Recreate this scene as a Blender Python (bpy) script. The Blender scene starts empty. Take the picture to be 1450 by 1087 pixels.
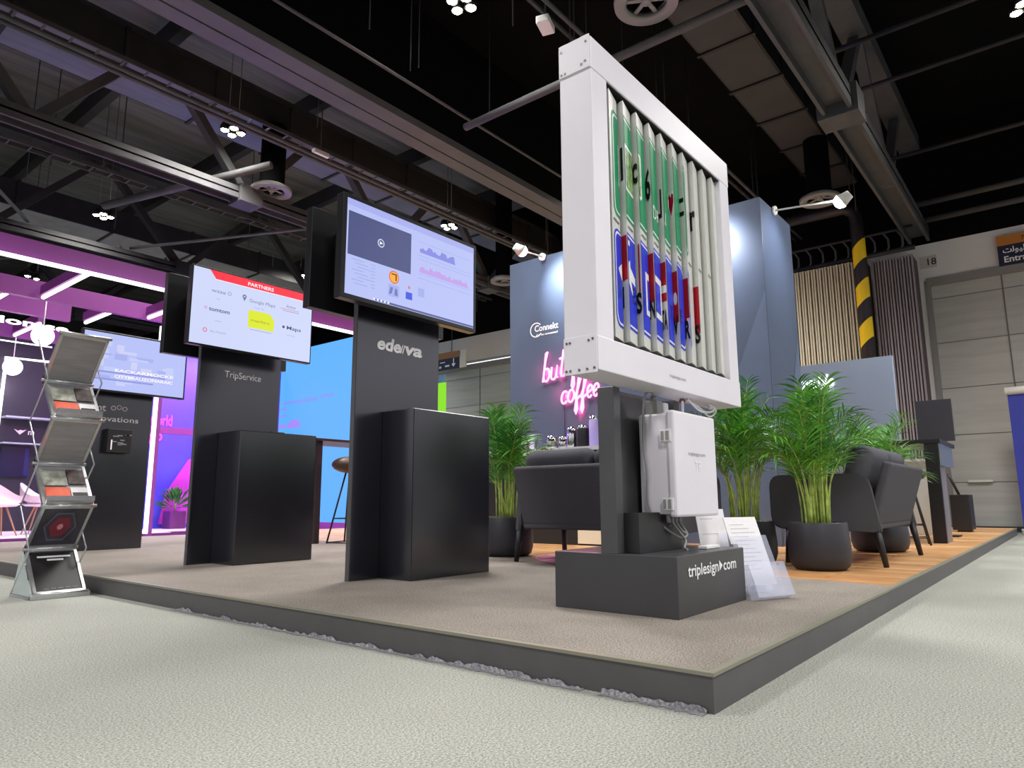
import bpy, bmesh, math, random
from mathutils import Vector, Matrix
random.seed(7)
PI = math.pi
scn = bpy.context.scene
COL = scn.collection

# ------------------------------------------------------------------ camera, world, exposure
cam_d = bpy.data.cameras.new('camera'); cam_o = bpy.data.objects.new('camera', cam_d); COL.objects.link(cam_o)
R_ = ((0.6287780516955209, -0.7775715029202098, -0.004551873503399999),
      (-0.12615454565632644, -0.10778684910926835, 0.9861374274254788),
      (0.7672829936315744, 0.6194873307869193, 0.16586818464753084))
CAM = Vector((-2.048, -0.898, 0.62))
m = Matrix.Identity(4)
for i in range(3):
    m[i][0] = R_[0][i]; m[i][1] = R_[1][i]; m[i][2] = -R_[2][i]; m[i][3] = CAM[i]
cam_o.matrix_world = m
cam_d.sensor_width = 36; cam_d.lens = 981.17 * 36 / 1450
cam_d.clip_end = 200; cam_d.clip_start = 0.02
scn.camera = cam_o
scn.view_settings.view_transform = 'Standard'; scn.view_settings.look = 'None'
scn.view_settings.gamma = 1.0; scn.view_settings.exposure = 0.0
w = bpy.data.worlds.new('hall_air'); scn.world = w; w.use_nodes = True
nt = w.node_tree; bg = nt.nodes['Background']; bg.inputs[1].default_value = 1.0
tc = nt.nodes.new('ShaderNodeTexCoord'); sp = nt.nodes.new('ShaderNodeSeparateXYZ'); nt.links.new(tc.outputs['Generated'], sp.inputs[0])
rp = nt.nodes.new('ShaderNodeValToRGB'); nt.links.new(sp.outputs['Z'], rp.inputs[0]); nt.links.new(rp.outputs[0], bg.inputs[0])
# the rest of the hall: lit stands up to some metres, dimmer towards the roof
el = rp.color_ramp.elements; el[0].position = 0.0; el[0].color = (.30, .30, .33, 1); el[1].position = 1.0; el[1].color = (.30, .30, .32, 1)
for pos, c in ((.10, (.8, .79, .86)), (.22, (1.35, 1.33, 1.5)), (.42, (1.0, .99, 1.06)), (.62, (.3, .3, .31))):
    e = el.new(pos); e.color = (*c, 1)

HAY_POWER = 1550.0       # high-bay floodlights
HP = 0.113              # height of the raised platform

# ------------------------------------------------------------------ materials
def lin(c):
    if isinstance(c, str):
        c = [int(c[i:i+2], 16) / 255 for i in (0, 2, 4)]
    return tuple((x / 12.92 if x <= .04045 else ((x + .055) / 1.055) ** 2.4) for x in c[:3]) + (1,)
MATS = {}
def mat(name, col, rough=.5, metal=0, noise=0.0, nscale=40, bump=0.0, spec=.5, coat=0, trans=0, stretch=None, detail=3):
    if name in MATS: return MATS[name]
    M = bpy.data.materials.new(name); M.use_nodes = True; MATS[name] = M
    nt = M.node_tree; b = nt.nodes['Principled BSDF']
    c = lin(col)
    b.inputs['Base Color'].default_value = c; b.inputs['Roughness'].default_value = rough
    b.inputs['Metallic'].default_value = metal; b.inputs['Specular IOR Level'].default_value = spec
    b.inputs['Coat Weight'].default_value = coat; b.inputs['Transmission Weight'].default_value = trans
    if noise or bump:
        tc = nt.nodes.new('ShaderNodeTexCoord'); mp = nt.nodes.new('ShaderNodeMapping')
        nt.links.new(tc.outputs['Object'], mp.inputs[0])
        if stretch: mp.inputs['Scale'].default_value = stretch
        n = nt.nodes.new('ShaderNodeTexNoise'); n.inputs['Scale'].default_value = nscale; n.inputs['Detail'].default_value = detail
        nt.links.new(mp.outputs[0], n.inputs['Vector'])
        if noise:
            r = nt.nodes.new('ShaderNodeValToRGB')
            r.color_ramp.elements[0].position = .35; r.color_ramp.elements[1].position = .65
            r.color_ramp.elements[0].color = tuple(x * (1 - noise) for x in c[:3]) + (1,)
            r.color_ramp.elements[1].color = tuple(min(1, x * (1 + noise)) for x in c[:3]) + (1,)
            nt.links.new(n.outputs['Fac'], r.inputs[0]); nt.links.new(r.outputs[0], b.inputs['Base Color'])
        if bump:
            bp = nt.nodes.new('ShaderNodeBump'); bp.inputs['Strength'].default_value = bump; bp.inputs['Distance'].default_value = .01
            nt.links.new(n.outputs['Fac'], bp.inputs['Height']); nt.links.new(bp.outputs[0], b.inputs['Normal'])
    return M
def emit(name, col, s=1.0, gloss=False):
    if name in MATS: return MATS[name]
    M = bpy.data.materials.new(name); M.use_nodes = True; MATS[name] = M
    b = M.node_tree.nodes['Principled BSDF']
    b.inputs['Base Color'].default_value = (.01, .01, .01, 1); b.inputs['Roughness'].default_value = .25 if gloss else .6
    b.inputs['Emission Color'].default_value = lin(col); b.inputs['Emission Strength'].default_value = s
    return M

def carpet(name, c1, c2, scale, big=.8, bumpd=.006):
    M = bpy.data.materials.new(name); M.use_nodes = True
    nt = M.node_tree; b = nt.nodes['Principled BSDF']; b.inputs['Roughness'].default_value = .95; b.inputs['Specular IOR Level'].default_value = .15
    tc = nt.nodes.new('ShaderNodeTexCoord')
    n = nt.nodes.new('ShaderNodeTexNoise'); n.inputs['Scale'].default_value = scale; n.inputs['Detail'].default_value = 5; n.inputs['Roughness'].default_value = .75
    r = nt.nodes.new('ShaderNodeValToRGB'); r.color_ramp.elements[0].position = .36; r.color_ramp.elements[1].position = .64
    r.color_ramp.elements[0].color = lin(c1); r.color_ramp.elements[1].color = lin(c2)
    nt.links.new(tc.outputs['Object'], n.inputs['Vector']); nt.links.new(n.outputs['Fac'], r.inputs[0])
    n2 = nt.nodes.new('ShaderNodeTexNoise'); n2.inputs['Scale'].default_value = big; n2.inputs['Detail'].default_value = 4
    nt.links.new(tc.outputs['Object'], n2.inputs['Vector'])
    mx = nt.nodes.new('ShaderNodeMix'); mx.data_type = 'RGBA'; mx.blend_type = 'MULTIPLY'; mx.inputs['Factor'].default_value = .35
    nt.links.new(r.outputs[0], mx.inputs[6]); nt.links.new(n2.outputs['Fac'], mx.inputs[7]); nt.links.new(mx.outputs[2], b.inputs['Base Color'])
    bp = nt.nodes.new('ShaderNodeBump'); bp.inputs['Strength'].default_value = .4; bp.inputs['Distance'].default_value = bumpd
    nt.links.new(n.outputs['Fac'], bp.inputs['Height']); nt.links.new(bp.outputs[0], b.inputs['Normal'])
    return M
M_floor = carpet('grey_hall_carpet', '747670', 'cfd0c6', 150)
M_carp = carpet('taupe_platform_carpet', '5a544e', 'b9b0a5', 150, 3.0, .004)

def wood_mat():
    M = bpy.data.materials.new('oak_parquet'); M.use_nodes = True
    nt = M.node_tree; b = nt.nodes['Principled BSDF']; b.inputs['Roughness'].default_value = .38
    tc = nt.nodes.new('ShaderNodeTexCoord'); mp = nt.nodes.new('ShaderNodeMapping'); mp.inputs['Rotation'].default_value = (0, 0, math.radians(90))
    br = nt.nodes.new('ShaderNodeTexBrick'); br.inputs['Scale'].default_value = 1; br.inputs['Brick Width'].default_value = .9; br.inputs['Row Height'].default_value = .13
    br.inputs['Mortar Size'].default_value = .004; br.inputs['Color1'].default_value = lin('b9824f'); br.inputs['Color2'].default_value = lin('dcae78'); br.inputs['Mortar'].default_value = lin('6e4526')
    nt.links.new(tc.outputs['Object'], mp.inputs[0]); nt.links.new(mp.outputs[0], br.inputs['Vector'])
    n = nt.nodes.new('ShaderNodeTexNoise'); n.inputs['Scale'].default_value = 6; n.inputs['Detail'].default_value = 6
    m2 = nt.nodes.new('ShaderNodeMapping'); m2.inputs['Scale'].default_value = (8, 1, 1)
    nt.links.new(tc.outputs['Object'], m2.inputs[0]); nt.links.new(m2.outputs[0], n.inputs['Vector'])
    mx = nt.nodes.new('ShaderNodeMix'); mx.data_type = 'RGBA'; mx.blend_type = 'OVERLAY'; mx.inputs['Factor'].default_value = .45
    nt.links.new(br.outputs['Color'], mx.inputs[6]); nt.links.new(n.outputs['Fac'], mx.inputs[7]); nt.links.new(mx.outputs[2], b.inputs['Base Color'])
    return M
M_wood = wood_mat()
def stripe_mat():
    M = bpy.data.materials.new('black_yellow_stripes'); M.use_nodes = True
    nt = M.node_tree; b = nt.nodes['Principled BSDF']; b.inputs['Roughness'].default_value = .45
    tc = nt.nodes.new('ShaderNodeTexCoord'); sp = nt.nodes.new('ShaderNodeSeparateXYZ'); nt.links.new(tc.outputs['Object'], sp.inputs[0])
    a = nt.nodes.new('ShaderNodeMath'); a.operation = 'MULTIPLY'; a.inputs[1].default_value = -.9; nt.links.new(sp.outputs['Y'], a.inputs[0])
    s = nt.nodes.new('ShaderNodeMath'); s.operation = 'SUBTRACT'; nt.links.new(sp.outputs['Z'], s.inputs[0]); nt.links.new(a.outputs[0], s.inputs[1])
    d = nt.nodes.new('ShaderNodeMath'); d.operation = 'MULTIPLY_ADD'; d.inputs[1].default_value = 1 / .80; d.inputs[2].default_value = .0; nt.links.new(s.outputs[0], d.inputs[0])
    f = nt.nodes.new('ShaderNodeMath'); f.operation = 'FRACT'; nt.links.new(d.outputs[0], f.inputs[0])
    g = nt.nodes.new('ShaderNodeMath'); g.operation = 'GREATER_THAN'; g.inputs[1].default_value = .5; nt.links.new(f.outputs[0], g.inputs[0])
    l = nt.nodes.new('ShaderNodeMath'); l.operation = 'LESS_THAN'; l.inputs[1].default_value = 5.75; nt.links.new(sp.outputs['Z'], l.inputs[0])
    p = nt.nodes.new('ShaderNodeMath'); p.operation = 'MULTIPLY'; nt.links.new(g.outputs[0], p.inputs[0]); nt.links.new(l.outputs[0], p.inputs[1])
    mx = nt.nodes.new('ShaderNodeMix'); mx.data_type = 'RGBA'; mx.inputs[6].default_value = lin('221a1e'); mx.inputs[7].default_value = lin('f2cc12')
    nt.links.new(p.outputs[0], mx.inputs[0]); nt.links.new(mx.outputs[2], b.inputs['Base Color'])
    return M
M_stripe = stripe_mat()

M_kerb = mat('grey_kerb_laminate', '525050', .5, noise=.05, nscale=8)
M_blk = mat('black_laminate', '1c1c24', .2, noise=.05, nscale=5, spec=.9)
M_blk2 = mat('black_satin', '1b1b1d', .4, noise=.05)
M_blkm = mat('black_matt_metal', '141416', .5)
M_side = mat('dark_edge_strip', '4c4b4e', .35, noise=.04)
M_base = mat('charcoal_laminate', '3e3e40', .35, noise=.04, nscale=6)
M_col = mat('grey_powder_coat', '4a4a4b', .25, noise=.04, nscale=6)
M_white = mat('white_powder_coat', 'e4e1e8', .35, noise=.015, nscale=4)
M_prism = mat('white_prism_face', 'd9dad4', .3, noise=.02, nscale=5)
M_scr = mat('steel_screw', '6f6b69', .3, .8)
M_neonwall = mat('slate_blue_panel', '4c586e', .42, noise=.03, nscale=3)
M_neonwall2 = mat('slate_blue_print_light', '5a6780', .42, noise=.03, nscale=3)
M_screenwall = mat('pale_slate_panel', 'a3b3ca', .5, noise=.02, nscale=3)
M_fab = mat('charcoal_fabric', '55555a', .95, noise=.12, nscale=300, bump=.3, spec=.1)
M_fab2 = mat('charcoal_cushion_fabric', '5c5c62', .95, noise=.12, nscale=300, bump=.3, spec=.1)
M_pot = mat('black_planter', '2a2a30', .5, noise=.05, nscale=10)
M_soil = mat('potting_soil', '2c2119', 1, noise=.4, nscale=60, bump=.6)
M_leaf = mat('palm_leaf', '5a9a2a', .4, noise=.35, nscale=9)
M_leaf2 = mat('palm_leaf_dark', '33782a', .4, noise=.35, nscale=9)
M_stem = mat('palm_stem', '9db353', .45, noise=.3, nscale=20)
M_wall = mat('hall_wall_panel', 'e0dddb', .7, noise=.03, nscale=1.2)
M_door = mat('hangar_door_grey', 'b4b4ae', .55, noise=.07, nscale=3, stretch=(1, .25, 3))
M_doorl = mat('door_seam', '6b6b68', .6)
M_dark = mat('black_roof_paint', '0a0a0b', .95, noise=.15, nscale=2, spec=.1)
M_roof = mat('roof_deck', '6d6d6b', .85, noise=.25, nscale=1.2, stretch=(.4, 4, 1))
M_truss = mat('dark_steel', '4c4c4d', .6, noise=.15, nscale=3)
M_truss2 = mat('darker_steel', '2b2b2d', .6, noise=.15, nscale=3)
M_duct = mat('galvanised_duct', '73768a', .5, .0, noise=.08, nscale=3, stretch=(.5, 3, 1))
M_ductd = mat('dark_duct', '3a3a3a', .6, noise=.1, nscale=2)
M_beam = mat('grey_box_beam', '5a5b5b', .55, noise=.08, nscale=2)
M_alu = mat('brushed_aluminium', 'c3c5c6', .3, .85, noise=.05, nscale=60)
M_alud = mat('grey_perforated_sheet', '99999a', .5, .3, noise=.08, nscale=4, stretch=(1, 1, 12))
M_paper = mat('white_paper', 'eceaea', .6, noise=.02)
M_ink = mat('grey_ink', '8b898a', .6)
M_inkd = mat('black_ink', '151517', .5)
M_purp = mat('purple_panel', '8a3f90', .5, noise=.04, nscale=3)
M_purpd = mat('deep_purple_panel', '6d2a74', .5, noise=.04, nscale=3)
M_acr = mat('clear_acrylic', 'e6ebff', .05, spec=.8)
M_acr.node_tree.nodes['Principled BSDF'].inputs['Alpha'].default_value = .2
M_letter = mat('white_vinyl', 'f2f2f2', .5)
M_gray_pl = mat('grey_plastic', '8e8e8c', .5)
M_cream = mat('cream_partition', 'd6cfb8', .6, noise=.04)
M_mauve = mat('mauve_partition', '958b92', .6, noise=.05)
M_chrome = mat('polished_chrome', 'd8d8da', .08, 1)
M_wglass = mat('bar_glass', 'b9c6b4', .05, trans=.6)
M_bwhite = mat('white_laminate', 'd9dad2', .4, noise=.02)
M_bezel = mat('tv_bezel', '19191b', .3)
E_white = emit('led_white', 'fffaff', 2.4)
E_bay = emit('highbay_lens', 'fff2cf', 55)
E_spot = emit('spot_lens', 'f2f4ff', 60)

# ------------------------------------------------------------------ mesh collector
ROOT = {}
class MB:
    def __init__(s): s.bm = bmesh.new(); s.mats = []
    def mi(s, m):
        if m is None: return 0
        if m not in s.mats: s.mats.append(m)
        return s.mats.index(m)
    def box(s, a, b, m=None, bev=0, M=None):
        x0, y0, z0 = [min(p, q) for p, q in zip(a, b)]; x1, y1, z1 = [max(p, q) for p, q in zip(a, b)]
        vs = [s.bm.verts.new(v) for v in ((x0, y0, z0), (x1, y0, z0), (x1, y1, z0), (x0, y1, z0), (x0, y0, z1), (x1, y0, z1), (x1, y1, z1), (x0, y1, z1))]
        fs = [s.bm.faces.new([vs[i] for i in f]) for f in ((3, 2, 1, 0), (4, 5, 6, 7), (0, 1, 5, 4), (1, 2, 6, 5), (2, 3, 7, 6), (3, 0, 4, 7))]
        k = s.mi(m)
        for f in fs: f.material_index = k
        if bev:
            es = list({e for f in fs for e in f.edges})
            r = bmesh.ops.bevel(s.bm, geom=es, offset=bev, segments=2 if bev < .02 else 4, profile=.5, affect='EDGES')
            for f in r['faces']: f.material_index = k
            vs = list({v for f in r['faces'] for v in f.verts} | {v for v in vs if v.is_valid})
        if M is not None:
            for v in vs:
                if v.is_valid: v.co = M @ v.co
        return s
    def poly(s, pts, m=None, ext=None):
        vs = [s.bm.verts.new(p) for p in pts]; k = s.mi(m)
        f = s.bm.faces.new(vs); f.material_index = k
        if ext is not None:
            ext = Vector(ext); v2 = [s.bm.verts.new(Vector(p) + ext) for p in pts]
            g = s.bm.faces.new(list(reversed(v2))); g.material_index = k
            n = len(vs)
            for i in range(n):
                h = s.bm.faces.new((vs[i], v2[i], v2[(i+1) % n], vs[(i+1) % n])); h.material_index = k
        return s
    def tube(s, pts, r, m=None, seg=8, r2=None, caps=True, closed=False):
        pts = [Vector(p) for p in pts]; n = len(pts); k = s.mi(m); rings = []
        up = None
        for i, p in enumerate(pts):
            if closed: t = (pts[(i+1) % n] - pts[i-1])
            else: t = (pts[min(i+1, n-1)] - pts[max(i-1, 0)])
            if t.length < 1e-9: t = Vector((0, 0, 1))
            t.normalize()
            if up is None: up = Vector((0, 0, 1)) if abs(t.z) < .9 else Vector((1, 0, 0))
            a = t.cross(up)
            if a.length < 1e-5: up = Vector((1, 0, 0)); a = t.cross(up)
            a.normalize(); b = a.cross(t); up = b
            rr = r if r2 is None else r + (r2 - r) * i / max(1, n-1)
            rings.append([s.bm.verts.new(p + (a * math.cos(2*PI*j/seg) + b * math.sin(2*PI*j/seg)) * rr) for j in range(seg)])
        rng = range(n if closed else n-1)
        for i in rng:
            q = rings[(i+1) % n]
            for j in range(seg):
                f = s.bm.faces.new((rings[i][j], rings[i][(j+1) % seg], q[(j+1) % seg], q[j])); f.material_index = k; f.smooth = True
        if caps and not closed:
            for rg in (rings[0], list(reversed(rings[-1]))):
                f = s.bm.faces.new(list(reversed(rg))); f.material_index = k
        return s
    def lathe(s, prof, c, m=None, seg=32, M=None):
        k = s.mi(m); rings = []; c = Vector(c)
        for (r, z) in prof:
            rings.append([s.bm.verts.new(c + Vector((max(r, 1e-4) * math.cos(2*PI*j/seg), max(r, 1e-4) * math.sin(2*PI*j/seg), z))) for j in range(seg)])
        for i in range(len(prof)-1):
            for j in range(seg):
                f = s.bm.faces.new((rings[i][j], rings[i][(j+1) % seg], rings[i+1][(j+1) % seg], rings[i+1][j])); f.material_index = k; f.smooth = True
        if M is not None:
            for rg in rings:
                for v in rg: v.co = M @ v.co
        return s
    def sphere(s, c, r, m=None, seg=20, sc=(1, 1, 1)):
        prof = [(r*math.sin(PI*i/(seg//2)), -r*math.cos(PI*i/(seg//2))) for i in range(seg//2+1)]
        return s.lathe(prof, (0, 0, 0), m, seg, Matrix.Translation(c) @ Matrix.Diagonal((*sc, 1)))
    def bar(s, a, b, wx, wz, m=None):
        """rectangular bar from a to b"""
        a, b = Vector(a), Vector(b); t = (b-a).normalized(); up = Vector((0, 0, 1)) if abs(t.z) < .95 else Vector((0, 1, 0))
        x = t.cross(up).normalized(); y = x.cross(t); k = s.mi(m)
        def ring(p): return [s.bm.verts.new(p + x*i*wx/2 + y*j*wz/2) for i, j in ((-1, -1), (1, -1), (1, 1), (-1, 1))]
        A, B = ring(a), ring(b)
        for i in range(4):
            f = s.bm.faces.new((A[i], A[(i+1) % 4], B[(i+1) % 4], B[i])); f.material_index = k
        for q in (list(reversed(A)), B): f = s.bm.faces.new(q); f.material_index = k
        return s

class Frame:
    """plane frame: o origin, U right, V up; n points to the viewer"""
    def __init__(s, o, U, V): s.o = Vector(o); s.U = Vector(U); s.V = Vector(V); s.n = s.U.cross(s.V).normalized()
    def p(s, u, v, off=0): return s.o + s.U*u + s.V*v + s.n*off
def rect(mb, F, u0, v0, u1, v1, m, off=.001):
    mb.poly([F.p(u0, v0, off), F.p(u1, v0, off), F.p(u1, v1, off), F.p(u0, v1, off)], m)
def pol(mb, F, pts, m, off=.001): mb.poly([F.p(u, v, off) for u, v in pts], m)
def disc(mb, F, u, v, r, m, off=.001, seg=28, su=1, sv=1): pol(mb, F, [(u + r*su*math.cos(2*PI*i/seg), v + r*sv*math.sin(2*PI*i/seg)) for i in range(seg)], m, off)
def rrect(u0, v0, u1, v1, r, seg=6):
    pts = []
    for cx, cy, a0 in ((u1-r, v0+r, -90), (u1-r, v1-r, 0), (u0+r, v1-r, 90), (u0+r, v0+r, 180)):
        for i in range(seg+1):
            a = math.radians(a0 + 90*i/seg); pts.append((cx + r*math.cos(a), cy + r*math.sin(a)))
    return pts
_tc = {}
def text_faces(t, size, align='LEFT', bold=0.0, sx=1.0, shear=0.0, space=1.0):
    key = (t, size, align, bold, sx, shear, space)
    if key in _tc: return _tc[key]
    c = bpy.data.curves.new('lettering', 'FONT'); c.body = t; c.size = size; c.align_x = align; c.offset = bold*size; c.shear = shear; c.space_character = space
    c.resolution_u = 3
    o = bpy.data.objects.new('lettering', c); COL.objects.link(o)
    me = bpy.data.meshes.new_from_object(o.evaluated_get(bpy.context.evaluated_depsgraph_get()))
    r = ([(v.co.x*sx, v.co.y) for v in me.vertices], [list(p.vertices) for p in me.polygons])
    bpy.data.objects.remove(o); bpy.data.curves.remove(c); bpy.data.meshes.remove(me)
    _tc[key] = r; return r
def text(mb, F, t, u, v, size, m, off=.0015, fit=None, **k):
    vs, fs = text_faces(t, size, **k)
    s = 1
    if fit and vs:
        wd = max(x for x, y in vs) - min(x for x, y in vs); s = fit/wd
    V = [mb.bm.verts.new(F.p(u + x*s, v + y, off)) for x, y in vs]; ki = mb.mi(m)
    for f in fs:
        try: g = mb.bm.faces.new([V[i] for i in f]); g.material_index = ki
        except ValueError: pass

# ------------------------------------------------------------------ objects
def meta(o, label=None, cat=None, group=None, kind=None):
    if label: o['label'] = label
    if cat: o['category'] = cat
    if group: o['group'] = group
    if kind: o['kind'] = kind
def thing(name, label, cat, loc=(0, 0, 0), rz=0, group=None):
    o = bpy.data.objects.new(name, None); COL.objects.link(o); o.empty_display_size = .1
    o.location = loc; o.rotation_euler = (0, 0, rz); meta(o, label, cat, group)
    ROOT[o.name] = Matrix.Translation(loc) @ Matrix.Rotation(rz, 4, 'Z'); return o
def obj(name, mb, m=None, parent=None, world=True, smooth=None, label=None, origin=None):
    """mb is in world coordinates (world=True) or in the thing's own coordinates"""
    bm = mb.bm if isinstance(mb, MB) else mb
    me = bpy.data.meshes.new(name)
    Mr = ROOT.get(parent.name) if parent else None
    if origin is not None and parent is None: Mr = Matrix.Translation(origin)
    if world and Mr is not None: bmesh.ops.transform(bm, matrix=Mr.inverted(), verts=bm.verts)
    bmesh.ops.recalc_face_normals(bm, faces=bm.faces) if smooth != 'keep' else None
    bm.to_mesh(me); bm.free()
    ms = list(mb.mats) if isinstance(mb, MB) else []
    if not ms: ms = [m]
    elif m is not None and ms and ms[0] is None: ms[0] = m
    for q in ms: me.materials.append(q)
    if smooth is True:
        for p in me.polygons: p.use_smooth = True
    o = bpy.data.objects.new(name, me); COL.objects.link(o)
    if parent: o.parent = parent; ROOT[o.name] = ROOT[parent.name]
    elif origin is not None: o.location = origin; ROOT[o.name] = Mr
    else: ROOT[o.name] = Matrix.Identity(4)
    if label: o['label'] = label
    return o
def copy_tree(o, loc=None, rz=None, label=None, group=None, par=None):
    c = o.copy(); COL.objects.link(c)
    if par: c.parent = par
    if loc is not None: c.location = loc
    if rz is not None: c.rotation_euler = (0, 0, rz)
    if label: c['label'] = label
    if group: c['group'] = group
    for ch in list(o.children):
        copy_tree(ch, par=c)
    return c
def struct(name, mb, m=None, **k):
    o = obj(name, mb, m, **k); o['kind'] = 'structure'; return o
def spot(name, loc, to, power, size=math.radians(110), blend=.6, col=(1, 1, 1), rad=.12, parent=None):
    l = bpy.data.lights.new(name, 'SPOT'); l.energy = power; l.spot_size = size; l.spot_blend = blend; l.color = col; l.shadow_soft_size = rad
    o = bpy.data.objects.new(name, l); COL.objects.link(o)
    d = (Vector(to) - Vector(loc)).normalized(); q = d.to_track_quat('-Z', 'Y').to_matrix().to_4x4()
    M = Matrix.Translation(loc) @ q
    if parent: o.parent = parent; M = ROOT[parent.name].inverted() @ M
    o.matrix_local = M
    return o

# ================================================================== THE SETTING
mb = MB(); mb.box((-25, -25, -.1), (60, 60, 0)); struct('floor', mb, M_floor)
# platform
mb = MB(); mb.box((0, 0, 0), (12.87, 10.2, HP - .006), M_kerb); struct('platform_base', mb)
mb = MB(); mb.poly([(.022, .022, HP-.006), (2.66, .022, HP-.006), (4.07, 10.18, HP-.006), (.022, 10.18, HP-.006)], M_carp, ext=(0, 0, .006)); struct('platform_carpet', mb)
mb = MB(); mb.poly([(2.66, .022, HP-.006), (12.85, .022, HP-.006), (12.85, 10.18, HP-.006), (4.07, 10.18, HP-.006)], M_wood, ext=(0, 0, .006)); struct('platform_wood_floor', mb)
mb = MB(); mb.box((-.004, -.004, HP - .008), (.022, 10.2, HP + .003)); mb.box((.0221, -.004, HP - .008), (12.87, .022, HP + .003))
struct('trim_1', mb, mat('kerb_edge_profile', '83806f', .45))
# torn strip of grey tape at the foot of the kerb
def tape(y0, y1, hmax, seed):
    rnd = random.Random(seed); mb = MB(); n = int((y1-y0)/.012); prev = None; h = .5
    for i in range(n+1):
        y = y0 + (y1-y0)*i/n; h = min(1, max(.1, h + rnd.uniform(-.35, .35)))
        a = (-.006 - rnd.random()*.012, y, .0012 + rnd.random()*.002); b = (-.004 - rnd.random()*.004, y, hmax*h)
        va = mb.bm.verts.new(a); vb = mb.bm.verts.new(b); vc = mb.bm.verts.new((-.02 - .025*rnd.random(), y, .0015))
        if prev:
            for q in ((prev[0], va, vb, prev[1]), (prev[2], vc, va, prev[0])): mb.bm.faces.new(q)
        prev = (va, vb, vc)
    return mb
o = obj('torn_tape', tape(.45, 3.3, .02, 3), mat('grey_tape', '828085', .5, noise=.35, nscale=120)); meta(o, 'torn crumpled grey tape along the foot of the dark kerb, near the corner', 'tape')
o = obj('torn_tape', tape(.02, .38, .02, 5), MATS['grey_tape']); meta(o, 'short torn grey tape remnant at the very corner of the dark kerb', 'tape')

# end wall of the hall
WX = 14.0
mb = MB()
mb.box((WX, -5, 5.03), (WX+.3, 50, 5.82)); mb.box((WX, 1.07, 0), (WX+.3, 10.2, 5.03)); mb.box((WX, 19, 0), (WX+.3, 50, 5.03))
struct('wall_back', mb, M_wall)
mb = MB(); mb.box((WX+.02, -5, 5.82), (WX+.3, 50, 12)); struct('wall_upper', mb, M_dark)
mb = MB(); mb.box((-25, 45, 0), (WX, 45.3, 12)); struct('wall_left', mb, M_dark)
mb = MB(); mb.box((-25, -25, 9.6), (WX+.3, 50, 9.8)); struct('ceiling', mb, M_roof)
def hall_door(name, y0, y1, z1, seams, sgn):
    mb = MB(); mb.box((WX+.12, y0, 0), (WX+.22, y1, z1), M_door)
    for k in range(1, 6): mb.box((WX+.112, y0, k*z1/5.4-.006), (WX+.13, y1, k*z1/5.4+.006), M_doorl)
    for y in seams: mb.box((WX+.108, y-.012, 0), (WX+.13, y+.012, z1), M_doorl)
    d = struct(name, mb)
    f = MB(); f.box((WX-.03, y0-.01, z1-.1), (WX+.13, y1+.01, z1+.05), mat('door_frame_grey', '8a8884', .5))
    for y in (y0, y1): f.box((WX-.02, y-.05, 0), (WX+.13, y+.05, z1), MATS['door_frame_grey'])
    f = obj('door_frame', f, parent=d)
    return d
d1 = hall_door('door_1', -5, 1.07, 5.03, (-.17, -1.6, -4), 1)
hb = MB(); hb.box((WX+.06, -.33, .25), (WX+.13, -.29, .62)); obj('handle', hb, M_blkm, d1)
hb = MB(); hb.box((WX+.05, .35, .93), (WX+.13, .75, .97)); obj('ledge', hb, M_bwhite, d1)
hall_door('door_2', 10.2, 19, 4.86, (13.45, 16.2), 1)
mb = MB(); mb.box((WX-.02, -5, 0), (WX+.1, 10.2, .1)); struct('baseboard_back', mb, mat('dark_baseboard', '3a3634', .5))

# numbers and signs on the wall
FW = lambda y, z, off=0: Frame((WX-off, y, z), (0, -1, 0), (0, 0, 1))
t = thing('number_plate', 'small square plate numbered 18 on the hall wall beside the grey door', 'sign', (WX, 1, 5.2))
mb = MB(); mb.box((WX-.012, .86, 5.3), (WX, 1.16, 5.56), mat('plate_white', 'c4bfb9', .5)); obj('plate', mb, parent=t)
mb = MB(); text(mb, FW(1.06, 5.36, .013), '18', 0, 0, .2, M_inkd, bold=.012); obj('lettering', mb, parent=t)
t = thing('entrance_sign', 'orange and navy entrance sign hung high above the large grey door', 'sign', (WX-.05, -.6, 5.06))
mb = MB(); mb.box((WX-.09, -1.9, 5.06), (WX-.03, -.17, 5.64), mat('navy_sign', '1f2140', .5)); obj('sign_panel', mb, parent=t)
mb = MB(); mb.box((WX-.1, -1.9, 5.45), (WX-.03, -.165, 5.645), mat('orange_sign', 'c07a2e', .5)); obj('orange_band', mb, parent=t, label='orange band across the top')
mb = MB(); text(mb, FW(-.25, 5.11, .092), 'Entrance', 0, 0, .17, M_letter, bold=.02)
text(mb, FW(-.25, 5.3, .092), '\uFE95\uFEDF\uFEEE\uFEF4\uFEE0\uFEF4\uFED3', 0, 0, .15, M_letter, bold=.02)
text(mb, FW(-.55, 5.5, .102), '7', 0, 0, .12, mat('sign_brown', '4a2a10', .5), bold=.02)
obj('lettering', mb, parent=t, label='white Arabic and English lettering')
t = thing('hanging_sign', 'brown and navy direction sign with white down arrow, hung beyond the second kiosk', 'sign', (12.5, 13.2, 4.47))
mb = MB(); mb.box((12.5, 12.82, 4.47), (12.56, 14.3, 4.98), MATS['navy_sign']); obj('sign_panel', mb, parent=t)
mb = MB(); mb.box((12.49, 12.8, 4.8), (12.57, 14.3, 4.99), mat('brown_sign', '96653a', .5)); obj('orange_band', mb, parent=t, label='brown band')
mb = MB(); mb.box((12.5, 12.58, 4.47), (12.54, 12.82, 4.99), mat('cream_sign', 'd8d2c8', .5)); obj('cream_edge', mb, parent=t)
mb = MB(); F = Frame((12.488, 12.95, 4.5), (0, -1, 0), (0, 0, 1))
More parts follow.
